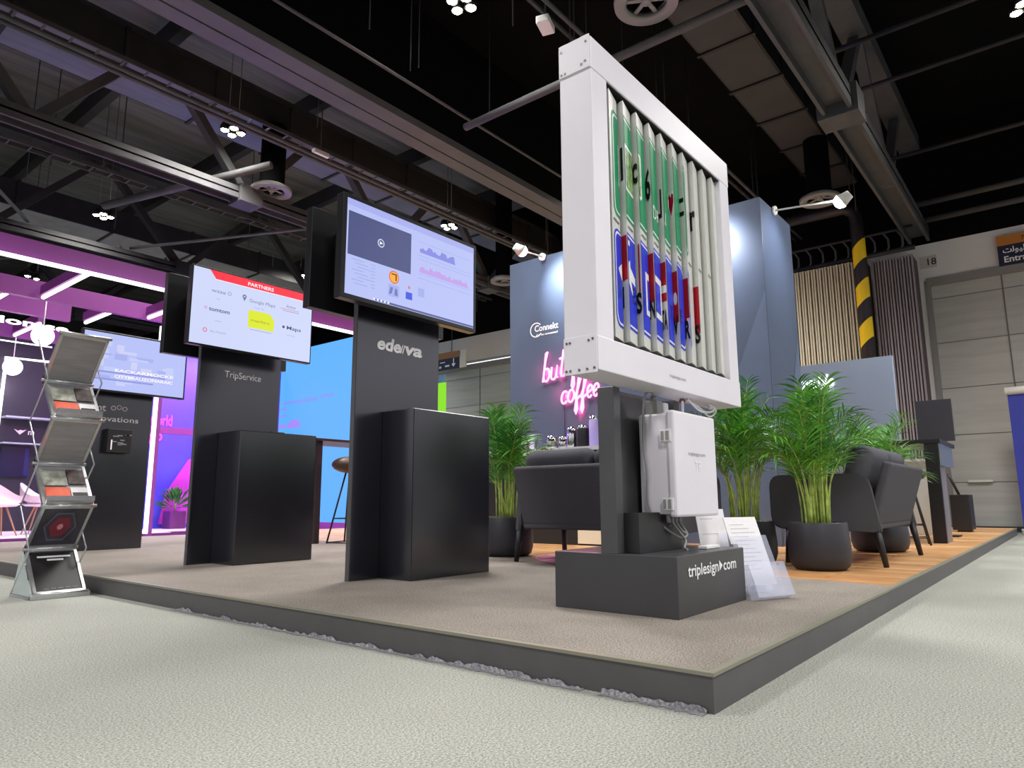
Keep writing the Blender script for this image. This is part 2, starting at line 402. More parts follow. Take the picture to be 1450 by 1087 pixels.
pol(mb, F, [(-.12, .28), (-.12, .12), (-.19, .12), (-.1, .02), (-.01, .12), (-.08, .12), (-.08, .28)], M_letter, .004)
for a, b, c, d_ in ((-.66, .18, -.45, .21), (-.7, .03, -.6, .09), (-.45, .05, -.27, .1)): rect(mb, F, a, b, c, d_, M_letter, .004)
obj('lettering', mb, parent=t)
mb = MB(); mb.tube([(12.53, 13.17, 4.98), (12.53, 13.17, 9.6)], .012, M_blkm); obj('hanging_rod', mb, parent=t)

# ================================================================== CEILING STEEL
def truss(y, z0, z1, x0, x1, wd, step, label, m=M_truss, wide=.3):
    t = thing('roof_truss', label, 'truss', (x0, y, z0))
    mb = MB(); mb.box((x0, y-wide/2, z0), (x1, y-wide/2+.05, z0+wd), m); mb.box((x0, y+wide/2-.05, z0), (x1, y+wide/2, z0+wd), m); mb.box((x0, y-wide/2, z0+wd*.42), (x1, y+wide/2, z0+wd*.56), m); obj('bottom_chord', mb, parent=t)
    mb = MB(); mb.box((x0, y-wide/2, z1-wd), (x1, y+wide/2, z1), m); obj('top_chord', mb, parent=t)
    x = x0; k = 0
    while x + step <= x1:
        mb = MB(); a, b = (z0+wd*.5, z1-wd*.5) if k % 2 == 0 else (z1-wd*.5, z0+wd*.5)
        mb.bar((x, y, a), (x+step, y, b), .16, .14, m); obj('web_brace', mb, parent=t)
        if k % 2 == 1 and (k//2) % 2 == 0: mb = MB(); mb.box((x+step-.22, y-wide*.7, z0-.05), (x+step+.22, y+wide*.7, z0+wd+.05), m); obj('gusset_plate', mb, parent=t)
        x += step; k += 1
    return t
truss(1.12, 5.86, 8.2, -1.5, 13.95, .32, 1.55, 'heavy steel roof truss running above the slatted sign to the far wall', wide=.38)
truss(10.4, 6.0, 8.3, -6, 13.95, .22, 1.7, 'dark roof truss crossing above the two kiosk screens', wide=.3)
truss(15.3, 6.0, 8.3, -6, 13.95, .22, 1.9, 'farther dark roof truss above the purple booth', m=M_truss2, wide=.3)
truss(21.5, 6.0, 8.3, -6, 13.95, .22, 1.9, 'farthest dark roof truss at the left, beyond the purple booth', m=M_truss2, wide=.3)
t = thing('box_beam', 'long grey box beam with a dark groove under the roof, left of the slatted sign', 'beam', (-6, 6, 6.2))
mb = MB(); mb.box((-8, 6.42, 6.3), (13.95, 6.68, 6.42)); mb.box((-8, 6.71, 6.3), (13.95, 6.95, 6.42)); obj('bottom_flange', mb, M_beam, t)
mb = MB(); mb.box((-8, 6.45, 6.34), (13.95, 6.92, 8.5)); obj('beam_web', mb, M_dark, t)
# black baffle deck over the stand
mb = MB(); mb.box((-8, -20, 8.35), (13.95, 6.44, 8.45)); o = obj('black_baffle', mb, M_dark); meta(o, 'flat black ceiling deck to the right of the grey box beam', 'baffle')
mb = MB(); mb.box((-8, 1.5, 8.0), (13.95, 2.3, 8.32)); 
def duct(name, label, x0, x1, y0, y1, z0, z1, m, mr, step, rib=.06):
    t = thing(name, label, 'duct', (x0, (y0+y1)/2, z0))
    mb = MB(); mb.box((x0, y0, z0), (x1, y1, z1), mr); body = obj('duct_body', mb, parent=t)
    mb = MB(); mb.box((x0, y0+.03, z0-.006), (x1, y1-.03, z0), m); obj('bottom_sheet', mb, parent=body)
    x = x0 + .4
    while x < x1:
        mb = MB(); mb.box((x-rib/2, y0-.03, z0-.035), (x+rib/2, y1+.03, z1+.03), mr); obj('duct_flange', mb, parent=t); x += step
    return t
duct('air_duct', 'bluish galvanised air duct with dark flanges, upper left of the ceiling', -6, 13.9, 10.15, 11.2, 7.55, 8.1, M_duct, M_truss2, 1.5)
duct('air_duct', 'dark panelled air duct left of the heavy truss above the slatted sign', -2, 13.9, 2.15, 3.0, 7.5, 8.0, M_ductd, M_blkm, 1.3)
duct('air_duct', 'pale corrugated duct far left above the purple booth lights', -6, 13.9, 17.0, 18.2, 7.2, 7.8, mat('pale_duct', '8b8b88', .6, noise=.1, nscale=3), M_truss2, 2.0)
mb.bm.free()
def pipe(name, label, pts, r, m, cat='pipe', seg=8):
    mb = MB(); mb.tube(pts, r, m, seg); o = obj(name, mb, origin=pts[0]); meta(o, label, cat); return o
pipe('ceiling_pipe', 'thin pipe with small clips along the black baffle, left of the slatted sign', [(-6, 5.67, 6.3), (13.9, 5.67, 6.3)], .022, M_truss)
pipe('ceiling_pipe', 'grey cross pipe passing behind the top of the slatted sign', [(4.82, 5.5, 6.0), (4.82, 3.0, 6.0), (4.84, -4, 6.0)], .055, M_truss)
pipe('ceiling_pipe', 'upper one of two parallel pipes rising behind the slatted sign', [(-4, 3.56, 6.5), (13.9, 3.56, 6.5)], .03, M_truss2)
pipe('ceiling_pipe', 'lower one of two parallel pipes rising behind the slatted sign', [(-4, 3.42, 6.5), (13.9, 3.42, 6.5)], .03, M_truss)
pipe('ceiling_pipe', 'thin conduit running above the left kiosk screen to the far wall, nearer of a pair', [(-6, 7.9, 6.0), (13.9, 7.9, 6.0)], .03, M_truss)
pipe('ceiling_pipe', 'thin conduit running above the left kiosk screen to the far wall, farther of a pair', [(-6, 8.1, 6.05), (13.9, 8.1, 6.05)], .03, M_truss)
pipe('ceiling_pipe', 'long slanting grey brace pipe reaching over the partners screen', [(2.6, 12.5, 6.0), (4.2, 9.6, 6.5)], .07, M_truss)
for i, (x, z) in enumerate(((7.8, 6.9), (9.6, 7.2), (11.2, 6.6), (13.2, 6.4), (13.5, 6.15))):
    pipe('cross_pipe', ['nearest', 'second', 'third', 'fourth', 'last'][i] + ' cross pipe to the right of the heavy truss, counted towards the hall wall', [(x, 1.3, z), (x, -14, z)], .04 if i < 3 else .06, M_truss if i > 2 else M_truss2)
# light wind braces between the trusses
for i, (xa, ya, xb, yb) in enumerate(((-1, 10.4, 2.2, 15.3), (6.4, 10.4, 4.2, 15.3), (7.6, 10.4, 10.8, 15.3), (4, 15.3, 1, 21.5), (5, 15.3, 8, 21.5))):
    mb = MB(); mb.tube([(xa, ya, 6.3), (xb, yb, 6.32)], .035, M_beam, 8); o = obj('wind_brace', mb, origin=(xa, ya, 6.3)); meta(o, 'slanting grey wind brace between the left roof trusses', 'brace', 'wind braces')
for y, l in ((9.1, 'nearer'), (12.9, 'farther')):
    t = thing('cable_tray', l + ' ladder cable tray under the left part of the roof', 'cable tray', (-6, y, 6.8))
    for q in (-.12, .12): mb = MB(); mb.box((-6, y+q-.012, 6.8), (13.9, y+q+.012, 6.87), M_truss); obj('side_rail', mb, parent=t)
    for k in range(60): mb = MB(); mb.box((-5.8+k*.33, y-.12, 6.8), (-5.77+k*.33, y+.12, 6.815), M_truss); obj('rung', mb, parent=t)
# hanger rods
rnd = random.Random(11)
rods = MB()
for i in range(34):
    x = rnd.uniform(1.5, 13); y = rnd.choice([1.9, 3.5, 3.7, 5.3, 7.9, 8.1, 12.4, 13.5]); z = rnd.uniform(5.8, 6.6)
    mb = MB(); mb.tube([(x, y, z), (x, y, 9.6 if not -20 < y < 5.5 else 8.36)], .009, M_truss2, 5)
    o = obj('hanger_rod', mb, origin=(x, y, z)); meta(o, 'thin dark vertical hanger rod under the roof', 'rod', 'hanger rods')
rods.bm.free()
# roof purlins
for i, x in enumerate((-3, 0, 3, 6, 9, 12)):
    mb = MB(); mb.box((x-.09, 11.3 if 0 else -20, 8.9), (x+.09, 44, 9.3)); o = obj('roof_purlin', mb, M_truss2, origin=(x, 10, 8.9))
    meta(o, ['first', 'second', 'third', 'fourth', 'fifth', 'sixth'][i] + ' dark purlin under the roof deck, counted towards the far hall wall', 'beam')

# round air diffusers on duct stems
def diffuser(x, y, z, r, h, label):
    t = thing('air_diffuser', label, 'air vent', (x, y, z))
    mb = MB(); mb.lathe([(r, 0), (r*1.02, .05), (r*.8, .1), (r*.72, .1), (r*.62, .02), (r*.7, -.01), (r, 0)], (x, y, z), M_gray_pl, 40); obj('outer_ring', mb, parent=t)
    mb = MB(); mb.lathe([(.0, .03), (r*.16, .02), (r*.16, .1), (0, .1)], (x, y, z), M_gray_pl, 20)
    for k in range(6):
        a = k*PI/3; mb.bar((x+r*.14*math.cos(a), y+r*.14*math.sin(a), z+.06), (x+r*.66*math.cos(a), y+r*.66*math.sin(a), z+.06), .05, .015, M_gray_pl)
    obj('vanes', mb, parent=t)
    mb = MB(); mb.lathe([(r*.62, .08), (r*.62, h), (0, h)], (x, y, z), M_dark, 30); obj('duct_stem', mb, parent=t)
diffuser(4.53, 10.1, 6.25, .36, 1.3, 'round grey air diffuser above the partners screen')
diffuser(4.45, 2.35, 6.2, .36, 1.3, 'round grey air diffuser at the top edge, behind the slatted sign')
diffuser(11.4, 2.36, 6.25, .36, 1.24, 'round grey air diffuser behind the right arm spotlight')
diffuser(10.9, 9.8, 6.05, .34, 3.5, 'round grey air diffuser left of the slate blue wall')

# high-bay lights
def highbay(x, y, z, label, lamps=4, power=HAY_POWER, n=None):
    t = thing('high_bay_light', label, 'light', (x, y, z), .4)
    for i in range(lamps):
        dx, dy = ((-.09, -.09), (.09, -.09), (.09, .09), (-.09, .09))[i] if lamps == 4 else ((-.12, 0), (.12, 0))[i]
        mb = MB(); mb.lathe([(.04, .14), (.075, .08), (.08, 0), (.07, 0)], (dx, dy, 0), M_blkm, 14); h = obj('lamp_head', mb, parent=t, world=False)
        mb = MB(); mb.sphere((dx, dy, .008), .064, E_bay, 14, (1, 1, .45)); obj('lens', mb, parent=h, world=False)
    mb = MB(); mb.box((-.17, -.02, .14), (.17, .02, .17)); mb.box((-.02, -.17, .14), (.02, .17, .17)); obj('bracket', mb, M_blkm, t, world=False)
    for s in (-.12, .12):
        mb = MB(); mb.tube([(s, 0, .16), (s, 0, (9.6 if y > 6.6 or y < -20 or x < -8 else 8.35)-z)], .006, M_truss, 5); obj('cable', mb, parent=t, world=False)
    spot('high_bay_beam', (x, y, z-.1), (x, y, 0), power, math.radians(142), .9, (1, .975, .95), .8, t)
highbay(3.4, 9.5, 6.74, 'bright warm cluster light hung between the first two roof trusses, upper left')
highbay(3.24, 14.3, 6.5, 'warm cluster light hung above the purple booth beams')
highbay(8.5, 9.4, 6.65, 'warm cluster light just above the top right edge of the second kiosk screen')
highbay(9.6, 16.6, 7.3, 'small distant warm light beside the back of the second kiosk screen')
highbay(3.4, 19.0, 6.2, 'pair of round warm lamps between the purple beams at far left', lamps=2)
highbay(3.5, 4.35, 6.62, 'light at the top edge of the black baffle, above the slatted sign')
highbay(8.2, -1.05, 6.75, 'light at the top right corner of the ceiling')
highbay(-2.6, -3.2, 7.2, 'high bay light behind the photographer, left row')
highbay(-3.2, 4.6, 7.2, 'high bay light over the aisle in front of the kiosks')
highbay(10.0, 5.5, 6.6, 'added high bay fill light hidden behind the slatted sign')  # unseen lamp, added to brighten the end wall of the hall
highbay(9.4, -6.5, 7.2, 'added unseen high bay fill light towards the grey hall door')  # added out of view to lift the light on hall wall and door
highbay(2.6, -4.6, 7.2, 'high bay light over the aisle right of the platform')
def small_box(x, y, z, label, s=(.26, .16, .1), rz=.3):
    t = thing('ceiling_box', label, 'box', (x, y, z), rz)
    mb = MB(); mb.box((-s[0]/2, -s[1]/2, 0), (s[0]/2, s[1]/2, s[2]), M_paper, bev=.012); obj('casing', mb, parent=t, world=False)
    mb = MB(); mb.tube([(0, 0, s[2]), (0, 0, (9.6 if y > 6.6 else 8.35)-z)], .01, M_truss2, 5); obj('hanging_rod', mb, parent=t, world=False)
small_box(4.1, 3.52, 6.25, 'small off-white box hung above the left corner of the slatted sign')
small_box(4.55, 8.65, 6.5, 'small off-white box hung on the conduits above the partners screen', (.3, .1, .08), 0)

# folding partition, rail with hooks, striped column
for nm, y0, y1, n, m_, lab, xo in (('folding_partition', 1.98, 3.5, 27, M_cream, 'stack of folded cream partition panels left of the striped column', 12.95), ('folding_partition', 1.16, 1.92, 14, M_mauve, 'stack of folded mauve grey partition panels right of the striped column', 13.2)):
    t = thing(nm, lab, 'partition', (xo, (y0+y1)/2, 0))
    for k in range(n):
        y = y0 + (k+.5)*(y1-y0)/n; p = (y1-y0)/n
        mb = MB(); mb.box((xo - (.03 if k % 2 else 0), y-p*.27, .05), (xo+.5, y+p*.27, 5.42)); obj('panel', mb, m_, t)
    mb = MB(); mb.box((xo+.08, y0, .02), (xo+.45, y1, 5.38)); obj('gap_shade_core', mb, mat('partition_shadow_gap', '54474a', .8), t)  # dark fill, its colour stands in for the shade between the panels
t = thing('partition_rail', 'black overhead rail with curved hooks above the folded partitions', 'rail', (13.1, 2.3, 5.5))
mb = MB(); mb.tube([(13.1, 1.1, 5.52), (13.1, 3.7, 5.52)], .05, M_truss2); obj('lower_rail', mb, parent=t)
mb = MB(); mb.tube([(13.1, 1.1, 5.95), (13.1, 3.7, 5.95)], .03, M_truss2); obj('upper_rail', mb, parent=t)
for k in range(10):
    y = 1.35 + k*.25
    mb = MB(); mb.tube([(13.1, y, 5.52), (13.1, y-.05, 5.62), (13.1, y-.05, 5.78), (13.1, y, 5.88), (13.1, y+.06, 5.97)], .022, M_gray_pl if 0 else M_truss, 6); obj('hook', mb, parent=t)
mb = MB(); mb.tube([(12.5, 1.98, 0), (12.5, 1.98, 6.1), (12.5, 2.02, 6.3), (12.5, 2.2, 6.42), (12.5, 3.6, 6.45)], .125, M_stripe, 24)
o = obj('striped_column', mb, M_stripe, origin=(12.5, 1.98, 0)); meta(o, 'round column banded black and yellow in front of folded partitions', 'column')

# ================================================================== SLATTED SIGN
Y0, Y1 = .60, .77     # thickness of the sign box
SX0, SX1, SZ0, SZ1 = .38, 1.955, 1.158, 2.69
t = thing('sign_stand', 'charcoal floor stand with lettered plinth carrying the white slatted sign', 'sign stand', (1.18, .81, HP))
mb = MB(); mb.box((.797, .487, HP), (1.572, 1.134, .376), M_base, bev=.003); plinth = obj('plinth', mb, parent=t)
mb = MB(); F = Frame((.90, .486, .283), (1, 0, 0), (0, 0, 1))
text(mb, F, 'triplesign', 0, 0, .074, M_letter, fit=.335, bold=.015)
pol(mb, F, [(.345, 0), (.385, .024), (.345, .05)], M_letter, .0015)
text(mb, F, 'com', .392, 0, .074, M_letter, fit=.16, bold=.015)
obj('lettering', mb, parent=plinth, label='white lettering on the plinth front')
mb = MB(); mb.box((.797, .779, .376), (.86, .868, SZ0), M_col, bev=.002); mb.box((.86, .84, .376), (1.5, .868, SZ0), M_col)
mb.box((1.44, .779, .376), (1.5, .868, SZ0), M_col); obj('post', mb, parent=t)
mb = MB(); mb.box((.86, .70, .376), (1.30, .84, .56), M_blk2, bev=.002); obj('foot_box', mb, parent=t, label='dark box at the foot of the post')

t = thing('slatted_sign', 'white framed rotating slat sign with green and blue road panels on charcoal stand', 'sign', (1.18, .69, SZ0))
frm = MB()
frm.box((SX0, Y0, SZ0), (SX0+.135, Y1, SZ1), M_white, bev=.004)
st = obj('frame_side', frm, parent=t)
frm = MB(); frm.box((SX1-.13, Y0, SZ0), (SX1, Y1, SZ1), M_white, bev=.004); obj('frame_side', frm, parent=t)
frm = MB(); frm.box((SX0-.003, Y0-.003, SZ1-.155), (SX1+.003, Y1+.003, SZ1+.002), M_white, bev=.004); obj('frame_top', frm, parent=t)
frm = MB(); frm.box((SX0-.003, Y0-.003, SZ0-.002), (SX1+.003, Y1+.003, SZ0+.145), M_white, bev=.004); fb = obj('frame_bottom', frm, parent=t)
for z0, z1 in ((SZ1-.15, SZ1+.012), (SZ0-.012, SZ0+.15)):
    mb = MB(); mb.box((SX0-.007, Y0+.002, z0), (SX0-.002, Y1-.002, z1), M_white, bev=.001)
    if z0 > 2: 
        mb.box((SX0-.005, Y0+.01, SZ1), (SX0+.1, Y0+.055, SZ1+.014), M_white); mb.box((SX0-.005, Y0+.07, SZ1), (SX0+.1, Y0+.12, SZ1+.01), M_white); mb.box((SX0-.005, Y1-.04, SZ1), (SX0+.1, Y1-.01, SZ1+.014), M_white)
    obj('corner_plate', mb, parent=t)
for (y, z) in ((.62, 2.67), (.755, 2.67), (.625, 2.575), (.645, 2.565), (.735, 2.555), (.755, 2.555), (.62, 1.29), (.64, 1.285), (.735, 1.285), (.752, 1.285), (.615, 1.165), (.65, 1.163), (.69, 1.163), (.735, 1.163), (.755, 1.163)):
    mb = MB(); mb.tube([(SX0-.010, y, z), (SX0-.004, y, z)], .0055, M_scr, 10); obj('screw', mb, parent=t)
mb = MB(); text(mb, Frame((1.03, Y0-.0035, SZ0+.055), (1, 0, 0), (0, 0, 1)), 'triplesign.com', 0, 0, .024, M_ink, fit=.18); obj('lettering', mb, parent=fb, label='small grey lettering')
mb = MB(); mb.box((SX0+.1, Y1-.012, SZ0+.1), (SX1-.1, Y1-.004, SZ1-.1), M_blk2); obj('back_sheet', mb, parent=t)
# prisms
mb = MB(); mb.box((SX0+.134, .605, SZ0+.1445), (SX1-.13, Y1-.01, SZ0+.147)); mb.box((SX0+.134, .605, SZ1-.1585), (SX1-.13, Y1-.01, SZ1-.1555))
mb.box((SX0+.1345, .608, SZ0+.146), (SX0+.1375, Y1-.01, SZ1-.157)); obj('gap_shade_lining', mb, M_blkm, t)  # black sheets stand in for the shade in the gap around the slats
PX0, PX1 = SX0+.14, SX1-.135; NP = 10; PW = (PX1-PX0)/NP; PR = PW*.985/math.sqrt(3)
PZ0, PZ1 = SZ0+.168, SZ1-.180
PH = PZ1-PZ0; beta = math.radians(284)
M_grn = mat('green_print', '1f8f5f', .35, spec=.15); M_blu = mat('blue_print', '2b3bd0', .35, spec=.15); M_red = mat('red_print', 'b32430', .35, spec=.15); M_dred = mat('dark_red_print', '9d1233', .35, spec=.15); M_pal = mat('pale_green_print', 'a9cfae', .35); M_pwhite = mat('white_print', 'f0f0f2', .35)
FD = Frame((0, 0, 0), (1, 0, 0), (0, 1, 0))
W_ = PW*NP
A = MB(); B = MB()   # flat designs in (u, v), z used as layer height
def L(mb, pts, m, lay): mb.poly([(u, v, lay*.0006) for u, v in pts], m)
# face B: green panel above, blue panel below  (v from bottom 0..PH)
s_ = PH/1.215
L(B, rrect(.03, .60*s_+.0, .82, 1.14*s_, .05), M_grn, 1)
L(B, rrect(.045, .615*s_, .805, 1.125*s_, .045), M_pwhite, 2); L(B, rrect(.055, .625*s_, .795, 1.115*s_, .04), M_grn, 3)
L(B, rrect(.12, .75*s_, .31, .99*s_, .02), M_pwhite, 4); L(B, rrect(.14, .765*s_, .295, .975*s_, .015), mat('green_photo', '6f9a55', .35, noise=.7, nscale=40), 5)
text(B, Frame((.40, .70*s_, 0), (1, 0, 0), (0, 1, 0)), 'DRI', 0, 0, .10, M_pwhite, off=.0024)
text(B, Frame((.62, .83*s_, 0), (1, 0, 0), (0, 1, 0)), 'i', 0, 0, .12, M_pwhite, off=.0024)
for k in range(9): L(B, [(k*PW+.02, .565*s_), (k*PW+.105, .565*s_), (k*PW+.105, .572*s_), (k*PW+.02, .572*s_)], M_inkd, 4)
L(B, rrect(.02, .06*s_, .80, .535*s_, .06), M_blu, 1); L(B, rrect(.032, .072*s_, .788, .523*s_, .052), M_pwhite, 2); L(B, rrect(.042, .082*s_, .778, .513*s_, .046), M_blu, 3)
L(B, [(.07, .34*s_), (.16, .40*s_), (.16, .365*s_), (.24, .33*s_), (.24, .29*s_), (.17, .30*s_), (.20, .22*s_)], M_pwhite, 4)
L(B, [(.32, .17*s_), (.52, .17*s_), (.52, .39*s_), (.32, .39*s_)], M_pwhite, 4); L(B, [(.35, .20*s_), (.49, .20*s_), (.49, .355*s_), (.35, .355*s_)], M_blu, 5)
L(B, [(.13, .47*s_), (.16, .47*s_), (.16, .495*s_), (.13, .495*s_)], M_pwhite, 5)
for (u, ch) in ((.055, 'S'), (.18, 'ES'), (.56, 'TA'), (.66, 'E')): text(B, Frame((u, .20*s_, 0), (1, 0, 0), (0, 1, 0)), ch, 0, 0, .11, mat('deep_blue_print', '1a2468', .35), off=.0031)
# face A: black letters, a red block, lower words
def At(k, ch, v, size, m=M_inkd, du=0, **kw): text(A, Frame((k*PW + PW*.70 + du, v*s_, 0), (1, 0, 0), (0, 1, 0)), ch, 0, 0, size, m, off=.0024, fit=PW*(.07 if ch == 'I' else .28), **kw)
def Ar(k, u0, v0, u1, v1, m, lay=2): L(A, [(k*PW+u0*PW, v0*s_), (k*PW+u1*PW, v0*s_), (k*PW+u1*PW, v1*s_), (k*PW+u0*PW, v1*s_)], m, lay)
Ar(0, .72, .86, .85, 1.02, M_inkd); Ar(1, .80, .80, .92, .97, M_inkd); At(2, 'c', .84, .2, bold=.03); At(3, '6', .80, .22, bold=.03); Ar(4, .84, .74, .92, .90, M_inkd); Ar(4, .68, .74, .85, .765, M_inkd)
hp_ = [(k5, k6) for k5, k6 in ((0, -.5), (.45, .1), (.42, .42), (.18, .5), (0, .32), (-.18, .5), (-.42, .42), (-.45, .1))]
L(A, [((5.82 + a*.40)*PW, (.86 + b*.16)*s_) for a, b in hp_], M_pwhite, 2); L(A, [((5.83 + a*.33)*PW, (.86 + b*.13)*s_) for a, b in hp_], M_dred, 3)
Ar(6, .68, .92, .95, .945, M_inkd); Ar(6, .68, .84, .95, .865, M_inkd); At(7, 'r', .80, .22, bold=.03)
for k, (v0, v1) in {1: (.30, .52), 2: (.27, .515), 3: (.25, .505), 4: (.285, .495), 5: (.20, .48), 6: (.21, .475), 7: (.19, .46)}.items(): Ar(k, {1: .72, 2: .86}.get(k, .4), v0, {2: .93}.get(k, 1.0), v1, M_red)
Ar(4, .6, .33, 1, .37, M_pwhite, 3); L(A, [((5.84+.10*math.cos(a/8*PI))*PW, (.33+.035*math.sin(a/8*PI))*s_) for a in range(16)], M_pwhite, 3); Ar(6, .84, .19, 1, .25, M_pwhite, 3)
for k, ch in {1: 'I', 2: 'S', 3: 'N', 4: 'TA', 5: 'V', 6: 'R', 7: 'S'}.items(): At(k, ch, .17 if k < 4 else .14, .135, bold=.035)
def strip(design, k, c, ang0, ang1, name_parent):
    """cut strip k out of the flat design and lay it on the prism face between two vertex angles"""
    bm = design.bm.copy()
    for co, no, cl in (((k*PW+.002, 0, 0), (1, 0, 0), 'inner'), (((k+1)*PW-.002, 0, 0), (1, 0, 0), 'outer')):
        bmesh.ops.bisect_plane(bm, geom=bm.verts[:] + bm.edges[:] + bm.faces[:], plane_co=co, plane_no=no, clear_inner=cl == 'inner', clear_outer=cl == 'outer', dist=1e-6)
    if not bm.faces: bm.free(); return None
    a = Vector((c[0] + PR*math.cos(ang0), c[1] + PR*math.sin(ang0), 0)); b = Vector((c[0] + PR*math.cos(ang1), c[1] + PR*math.sin(ang1), 0))
    U = (b-a)/PW; n = Vector((U.y, -U.x, 0)).normalized()
    for v in bm.verts:
        u, vv, lay = v.co; v.co = a + U*(u-k*PW) + n*(lay+.0006) + Vector((0, 0, PZ0+vv))
    q = MB(); q.bm.free(); q.bm = bm; q.mats = list(design.mats); return q
for k in range(NP):
    c = (PX0 + (k+.5)*PW, .653)
    mb = MB(); pts = [(c[0] + PR*math.cos(beta+math.radians(a)), c[1] + PR*math.sin(beta+math.radians(a)), PZ0) for a in (-60, 60, 180)]
    mb.poly(pts, M_prism, ext=(0, 0, PH)); pr = obj('prism_slat', mb, parent=t)
    for dsg, a0, a1, lb in ((B, -60, 60, 'green and blue printed strip'), (A, -180, -60, 'strip printed with lettering')):
        q = strip(dsg, k, c, beta+math.radians(a0), beta+math.radians(a1), pr)
        if q: obj('printed_strip', q, parent=pr, smooth='keep', label=lb)
A.bm.free(); B.bm.free()

# control cabinet
t = thing('control_cabinet', 'white latched control cabinet mounted on the sign stand below the slats', 'cabinet', (1.3, .66, .54))
mb = MB(); mb.box((1.07, .63, .55), (1.535, .80, 1.045), M_white, bev=.012); obj('body', mb, parent=t)
mb = MB(); mb.box((1.055, .597, .538), (1.55, .64, 1.055), M_white, bev=.012); lid = obj('door', mb, parent=t)
mb = MB(); F = Frame((1.2, .5965, .84), (1, 0, 0), (0, 0, 1)); text(mb, F, 'triplesign.com', 0, 0, .026, M_ink, fit=.2)
text(mb, F, 'TP', .07, -.075, .07, mat('faint_print', 'f6f2f4', .4), bold=.01); obj('lettering', mb, parent=lid, label='small grey lettering')
for z in (.93, .60):
    mb = MB(); mb.box((1.05, .615, z-.03), (1.058, .675, z+.03), M_paper, bev=.002); mb.box((1.044, .625, z-.022), (1.053, .64, z+.022), M_gray_pl); mb.box((1.044, .652, z-.022), (1.053, .665, z+.022), M_gray_pl); obj('latch', mb, parent=t)
mb = MB(); mb.box((1.09, .70, 1.045), (1.15, .77, 1.115), M_gray_pl, bev=.005); mb.tube([(1.12, .735, 1.11), (1.12, .735, 1.14)], .016, M_gray_pl, 10); obj('connector_box', mb, parent=t, label='grey connector box')
mb = MB(); mb.box((1.152, .69, 1.045), (1.2, .74, 1.11), M_paper, bev=.01); obj('connector_cap', mb, parent=t)
for k in range(4):
    mb = MB(); mb.tube([(1.12+.04*k, .68, .55), (1.12+.04*k, .68, .51)], .011, M_gray_pl, 10); obj('cable_gland', mb, parent=t)
def cable(pts, r, label, m=M_gray_pl):
    # smooth Catmull-Rom
    P = [Vector(p) for p in pts]; P = [P[0]] + P + [P[-1]]; out = []
    for i in range(1, len(P)-2):
        for j in range(8):
            u = j/8; a, b, c, d = P[i-1], P[i], P[i+1], P[i+2]
            out.append(.5*((2*b) + (c-a)*u + (2*a-5*b+4*c-d)*u*u + (3*b-a-3*c+d)*u**3))
    out.append(P[-2])
    mb = MB(); mb.tube(out, r, m, 7); o = obj('cable', mb, origin=out[0]); meta(o, label, 'cable'); return o
cable([(1.12, .735, 1.13), (1.09, .73, 1.16), (1.05, .75, 1.12), (1.045, .76, .9), (1.04, .745, .75), (1.05, .75, .6), (1.08, .72, .52), (1.2, .67, .44), (1.26, .65, .45), (1.24, .68, .51)], .006, 'grey cable looping down the left side of the white cabinet')
cable([(1.16, .68, .515), (1.2, .66, .46), (1.24, .65, .42), (1.18, .63, .39), (1.15, .6, .384)], .006, 'grey cable under the cabinet reaching down to the plinth')
cable([(1.2, .68, .515), (1.22, .66, .47), (1.25, .65, .46), (1.24, .68, .51)], .006, 'short grey cable loop right under the cabinet glands')
cable([(1.38, .70, 1.157), (1.36, .69, 1.1), (1.37, .7, 1.05)], .008, 'thick white cable between the sign underside and the cabinet top', M_paper)
cable([(1.4, .68, 1.153), (1.5, .66, 1.1), (1.62, .66, 1.10), (1.7, .66, 1.12), (1.73, .68, 1.15)], .006, 'pale cable sagging under the right end of the sign', M_paper)
cable([(1.42, .70, 1.153), (1.55, .68, 1.12), (1.66, .67, 1.08), (1.73, .66, 1.12), (1.66, .67, 1.15)], .005, 'thin pale looped cable under the right end of the sign', M_paper)
for (x, y, l) in ((1.38, .7, 'reddish'), (1.7, .68, 'white')):
    mb = MB(); mb.sphere((x, y, 1.140), .017, mat('brown_plug', '7a4b44', .5) if l == 'reddish' else M_paper, 12); o = obj('cable_plug', mb, origin=(x, y, 1.14)); meta(o, l + ' cable plug under the bottom of the slatted sign', 'plug')
t = thing('adapter', 'small flat white adapter lying on the plinth of the sign stand', 'adapter', (1.34, .6, .377)); mb = MB(); mb.box((1.31, .57, .377), (1.47, .62, .392), M_paper, bev=.003); obj('casing', mb, parent=t)

# brochure holders beside the plinth
def holder(t, x0, y0, wd, hh, lean, npock, rz, papers):
    M0 = Matrix.Rotation(-lean, 4, 'X')
    def T(mb): bmesh.ops.transform(mb.bm, matrix=M0, verts=mb.bm.verts); return mb
    mb = MB(); mb.box((0, 0, 0), (wd, .003, hh), M_acr); obj('back_plate', T(mb), parent=t, world=False)
    mb = MB(); mb.box((0, -.055, 0), (wd, -.052, hh*.52), M_acr); mb.box((0, -.055, 0), (wd, 0, .003), M_acr); mb.box((0, -.055, 0), (.003, 0, hh*.5), M_acr); mb.box((wd-.003, -.055, 0), (wd, 0, hh*.5), M_acr); obj('pocket', T(mb), parent=t, world=False)
    mb = MB(); mb.poly([(0, 0, .0), (0, .12, .0), (0, hh*.35*math.sin(lean)*1.0+.0, hh*.35*math.cos(lean))], M_acr, ext=(.003, 0, 0)); mb.poly([(wd-.003, 0, .0), (wd-.003, .12, .0), (wd-.003, hh*.35*math.sin(lean), hh*.35*math.cos(lean))], M_acr, ext=(.003, 0, 0)); obj('rear_foot', mb, parent=t, world=False)
